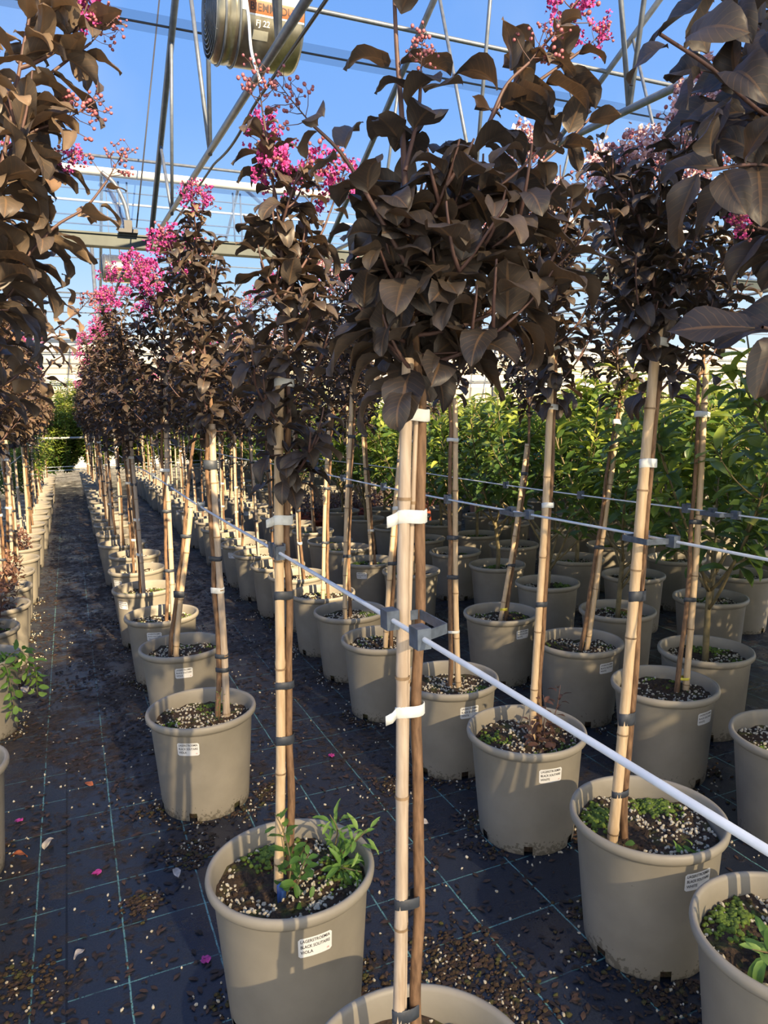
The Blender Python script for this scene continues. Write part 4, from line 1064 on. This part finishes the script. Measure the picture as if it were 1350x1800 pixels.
# purlins along the roof slope
def on_roof(px, py):
    v = R3 @ _d(px, py)
    t = (3.85 + GY * .475 - HC) / (v[2] + .475 * v[1]); return CAMP + v * t
for k, (px, py, r, mm) in enumerate(((630, 110, .012, 'cable'), (863, 83, .026, 'galv'))):
    p = on_roof(px, py); m = MB(); tube(m, [(-12, p[1], p[2]), (30, p[1], p[2])], r, 8); struct(m, f'trim_{10 + k}', [M[mm]])
    if k == 0:
        m = MB(); d = np.array([0, -1, .475]); d /= np.linalg.norm(d); a, b = p + d * .12, p - d * .10
        m.add([(-12, a[1], a[2]), (30, a[1], a[2]), (30, b[1], b[2]), (-12, b[1], b[2])], [(0, 1, 2, 3)]); struct(m, 'window_3', [M['filmlap']])
m = MB(); e = .05
m.add([(-12, GY, 3.9 + e), (30, GY, 3.9 + e), (30, 5.2, rfz(5.2) + e + .04), (-12, 5.2, rfz(5.2) + e + .04), (-12, -1.2, rfz(-1.2) + e + .04), (30, -1.2, rfz(-1.2) + e + .04)], [(0, 1, 2, 3), (3, 2, 5, 4)]); struct(m, 'ceiling', [M['film']], smooth=False)
# unseen hazy film wall added behind the camera to dim and soften the sun
m = MB(); m.add([(-12, -1.3, 0), (30, -1.3, 0), (30, -1.3, 2.72), (-12, -1.3, 2.72)], [(0, 1, 2, 3)]); struct(m, 'sun_filter_wall', [M['sunfilter']])
m = MB(); tube(m, [(-12, -1.3, 2.74), (30, -1.3, 2.74)], .05, 10); struct(m, 'trim_30', [M['galv']])  # top rail of the added film wall
# thin hanging wires
for k, (a, b) in enumerate((((280, 0), (240, 400)), ((985, 100), (1060, 370)), ((1080, 190), (1000, 420)))):
    pa, pb = at_y(*a, GY - .6), at_y(*b, GY - .6); m = MB(); tube(m, [pa, pb], .011 if k == 0 else .018, 6); struct(m, 'hanging_rod', [M['cable'] if k == 0 else M['galv']])
# cable strapped along the first bottom chord
mb = MB(); P = [(1.307 + .045, y, chz(y) - .05 - .05 * max(0, math.sin((y - 5.2) * 2.2)) * (5.2 < y < 6.63)) for y in np.linspace(1.5, 10, 60)]; tube(mb, P, .010, 6); tag(mb.obj('power_cable', [M['cable']]), 'dark power cable slung along the first bottom chord', 'cable')

# heater / fan hanging under the first truss
def fan(label, c, Rr, Ln, text=True):
    t = thing('hanging_air_heater', label, 'heater', c); n = 48
    def cyl(name, prof, mm, sm=True):
        m = MB(); lathe(m, prof, n); o = m.obj(name, [M[mm]], t, sm); o.rotation_euler.y = PI / 2; return o
    h = Ln / 2
    cyl('casing', [(Rr * .93, -h), (Rr, -h + .02), (Rr, -h + .1), (Rr * .985, -h + .105), (Rr * .985, -h + .125), (Rr, -h + .13), (Rr, h - .03), (Rr * .95, h), (Rr * .8, h)], 'steel')
    m = MB()
    for r in np.linspace(Rr * .15, Rr * .92, 9):
        a = np.linspace(0, 2 * PI, 49); tube(m, np.stack([np.full(49, -h - .03 + .03 * (r / Rr) ** 2), r * np.cos(a), r * np.sin(a)], 1), .004, 5, 0, False)
    for k in range(8):
        a = k * PI / 4; tube(m, [(-h - .03, 0, 0), (-h, Rr * .93 * math.cos(a), Rr * .93 * math.sin(a))], .004, 5)
    m.obj('grille', [M['galv']], t)
    m = MB(); 
    for k in range(5):
        a = k * 2 * PI / 5; R_ = np.array([[1, 0, 0], [0, math.cos(a), -math.sin(a)], [0, math.sin(a), math.cos(a)]])
        g = np.array([(-h + .06 + .02 * s, r * Rr, w * Rr) for r, w0 in ((.12, .06), (.5, .16), (.86, .22)) for s, w in ((-1, -w0), (1, w0))]) @ R_.T; m.add(g, [(0, 2, 3, 1), (2, 4, 5, 3)])
    blob(m, (-h + .06, 0, 0), (.06, .07, .07), 0, True); m.obj('fan_blade', [M['galv']], t)
    # colour band with lettering on the side facing the rows
    def wrapc(x, s, lift): # x along axis, s arc length above the middle of the front side (-y)
        a = s / Rr; return (x, -(Rr + lift) * math.cos(a), (Rr + lift) * math.sin(a))
    def patch(x0, x1, s0, s1, lift, mi, mb_):
        nn = 8; V = [wrapc(x, s, lift) for s in np.linspace(s0, s1, nn + 1) for x in (x0, x1)]; mb_.add(V, [(2 * i, 2 * i + 1, 2 * i + 3, 2 * i + 2) for i in range(nn)], mi)
    if text:
        m = MB(); s0 = -.095
        patch(-.10, .27, s0, s0 + .075, .002, 0, m); patch(-.10, .27, s0 + .075, s0 + .17, .002, 1, m); patch(-.10, .27, s0 - .010, s0, .0022, 1, m)
        patch(-.135, -.10, s0 + .01, s0 + .08, .003, 1, m); patch(-.06, .04, s0 - .14, s0 - .085, .002, 4, m)
        for V, fc in text_mesh([('BIEMMEDUE', 1, 0)], .062, .1): m.add([wrapc(-.085 + x * .95, s0 + .017 + y, .004) for x, y in V], fc, 2)
        for V, fc in text_mesh([('FJ 22', 1, 0)], .046, .1): m.add([wrapc(-.045 + x, s0 - .062 + y, .004) for x, y in V], fc, 3)
        m.obj('name_panel', [M['orangeband'], M['white'], M['brownink'], M['white'], M['greyplate']], t, False)
    m = MB()
    for x in (-.14, -.05): 
        a = np.linspace(0, 2 * PI, 49); tube(m, np.stack([np.full(49, x - .09), (Rr + .006) * np.cos(a), (Rr + .006) * np.sin(a)], 1), .008, 6, 0, False)
    m.obj('strap', [M['galv']], t)
    return t
M['orangeband'] = simple('orange_band', (.34, .10, .022), None, 10, .45); M['brownink'] = simple('brown_ink', (.05, .02, .012), None, 10, .5); M['greyplate'] = simple('grey_plate', (.36, .36, .30), None, 20, .5)
HX, HY = 1.33, 5.05
hb = at_y(440, 116, HY)
t = fan('steel air heater hanging near the roof with orange name band', (HX, HY, hb[2] + .285), .285, .56)
for (y0) in (4.8, 3.9):
    m = MB(); tube(m, [(0, 4.39 - HY, chz(4.39) - t.location.z), (0, y0 - HY, .9)], .017, 8)
mb = MB(); P = smoothpath([at_y(430, -20, 4.55), at_y(437, 30, 4.5), at_y(442, 90, 4.45), at_y(458, 145, 4.3)], 24); tube(mb, P, .009, 6); tag(mb.obj('white_cable', [M['wire']]), 'white cable dangling in front of the air heater', 'cable')
q = at_y(207, 497, 16.6)
fan('far air heater hanging beyond the gutter beam, left of the rows', (float(q[0]), 16.6, float(q[2]) + .28), .28, .56, True)
for px in (195, 211):
    pa = at_y(px, 460, 16.6); m = MB(); tube(m, [pa, (pa[0], 16.6, 6.2)], .012, 6); struct(m, 'hanging_rod', [M['galv']])

# second bay: posts, purlins, far wall
FY = 22.8
for k, X in enumerate((1.02, 3.95, 6.6, 9.25, 11.9, 14.5, 17.2)):
    m = MB(); tube(m, [(X, FY, 0), (X, FY, 6.3)], .055, 10); struct(m, 'wall_post', [M['galv']])
    m = MB(); tube(m, [(X, FY - .05, 3.7), (X + .9, FY - 2.3, 5.2)], .03, 8); struct(m, 'wall_brace', [M['galv']])
    m = MB(); tube(m, [(X + .05, GY + .2, 3.9), (X + .05, 17, 6.6), ], .036, 8); struct(m, 'rafter', [M['galv']])
    m = MB(); tube(m, [(X + .05, 17, 6.6), (X + .05, FY, 3.8)], .036, 8); struct(m, 'rafter', [M['galv']])
    m = MB(); tube(m, [(X + .05, GY + .2, 3.85), (X + .05, FY, 3.85)], .03, 8); struct(m, 'tie_rod', [M['galv']])
for k, (py, r) in enumerate(((513, .02), (522, .012), (450, .014), (548, .014))):
    p = at_y(90, py, 20); m = MB(); tube(m, [(-12, 20, p[2]), (34, 20, p[2])], r, 6); struct(m, 'purlin', [M['cable'] if r < .013 else M['galv']])
m = MB(); tube(m, [(-14, FY, 3.77), (34, FY, 3.77)], .07, 10); struct(m, 'trim_20', [M['steelw']])
m = MB(); box(m, (-14, 23.0, 0), (34, 23.1, 3.7)); struct(m, 'wall_back', [M['panel']], smooth=False)
for k, (z0, z1) in enumerate(((2.72, 3.16), (1.8, 2.25))):
    m = MB()
    for X in np.arange(-13, 33, 1.7): box(m, (X, 22.96, z0), (X + 1.62, 23.0, z1))
    struct(m, f'trim_{21 + k}', [M['tanpanel']], smooth=False)
for k, z in enumerate((3.32, 2.45)):
    m = MB(); tube(m, [(-14, 22.9, z), (34, 22.9, z)], .025, 6); struct(m, f'trim_{24 + k}', [M['galv']])
for X in np.arange(-2, 30, .5):
    m = MB(); tube(m, [(X, 22.88, 3.32), (X + .02, 22.88, 3.75)], .012, 5); struct(m, 'wall_bar', [M['galv']])

# ------------------------------------------------------------------ light and camera
W = bpy.data.worlds.new('sky'); S.world = W; W.use_nodes = True; nt = W.node_tree; nt.nodes.clear()
out = nt.nodes.new('ShaderNodeOutputWorld'); bg = nt.nodes.new('ShaderNodeBackground'); tc = nt.nodes.new('ShaderNodeTexCoord')
sp = N(nt, 'SeparateXYZ'); link(nt, tc.outputs['Generated'], sp.inputs[0])
r = ramp(nt, [(.0, (.80, .90, 1.0)), (.10, (.66, .84, 1.0)), (.22, (.38, .64, 1.0)), (.36, (.225, .46, .96)), (.60, (.13, .34, .86)), (1.0, (.08, .24, .72))], sp.outputs[2])
cl = noise(nt, 3.5, 5, tc.outputs['Generated'], .5); cr_ = ramp(nt, [(.55, (0, 0, 0)), (.8, (1, 1, 1))], cl.outputs['Fac'])
c = mixc(nt, mathn(nt, 'MULTIPLY', cr_.outputs[0], .18), r.outputs[0], (.8, .9, 1.0))
link(nt, c, bg.inputs[0]); bg.inputs[1].default_value = 1.08; link(nt, bg.outputs[0], out.inputs[0])

sun = bpy.data.lights.new('sun', 'SUN'); sun.energy = 13.5; sun.angle = math.radians(.55); sun.color = (1.0, .78, .48)
so = bpy.data.objects.new('sun', sun); COL.objects.link(so)
el = math.radians(27); az = np.array([-.137, 1.0, 0]); az /= np.linalg.norm(az)
d = Vector((*(az[:2] * math.cos(el)), -math.sin(el))); so.rotation_euler = d.to_track_quat('-Z', 'Y').to_euler(); so.location = (1, -8, 8)

cam = bpy.data.cameras.new('camera'); co = bpy.data.objects.new('camera', cam); COL.objects.link(co)
cam.sensor_fit = 'HORIZONTAL'; cam.sensor_width = 36; cam.lens = F / 1350 * 36; cam.clip_start = .02; cam.clip_end = 200
m4 = Matrix([[*R3[i], CAMP[i]] for i in range(3)] + [[0, 0, 0, 1]]); co.matrix_world = m4
S.camera = co
S.view_settings.view_transform = 'Standard'; S.view_settings.look = 'None'; S.view_settings.exposure = 0.0; S.view_settings.gamma = 1.0; S.view_settings.use_curve_mapping = False
S.cycles.max_bounces = 8; S.cycles.transparent_max_bounces = 12; S.cycles.diffuse_bounces = 3
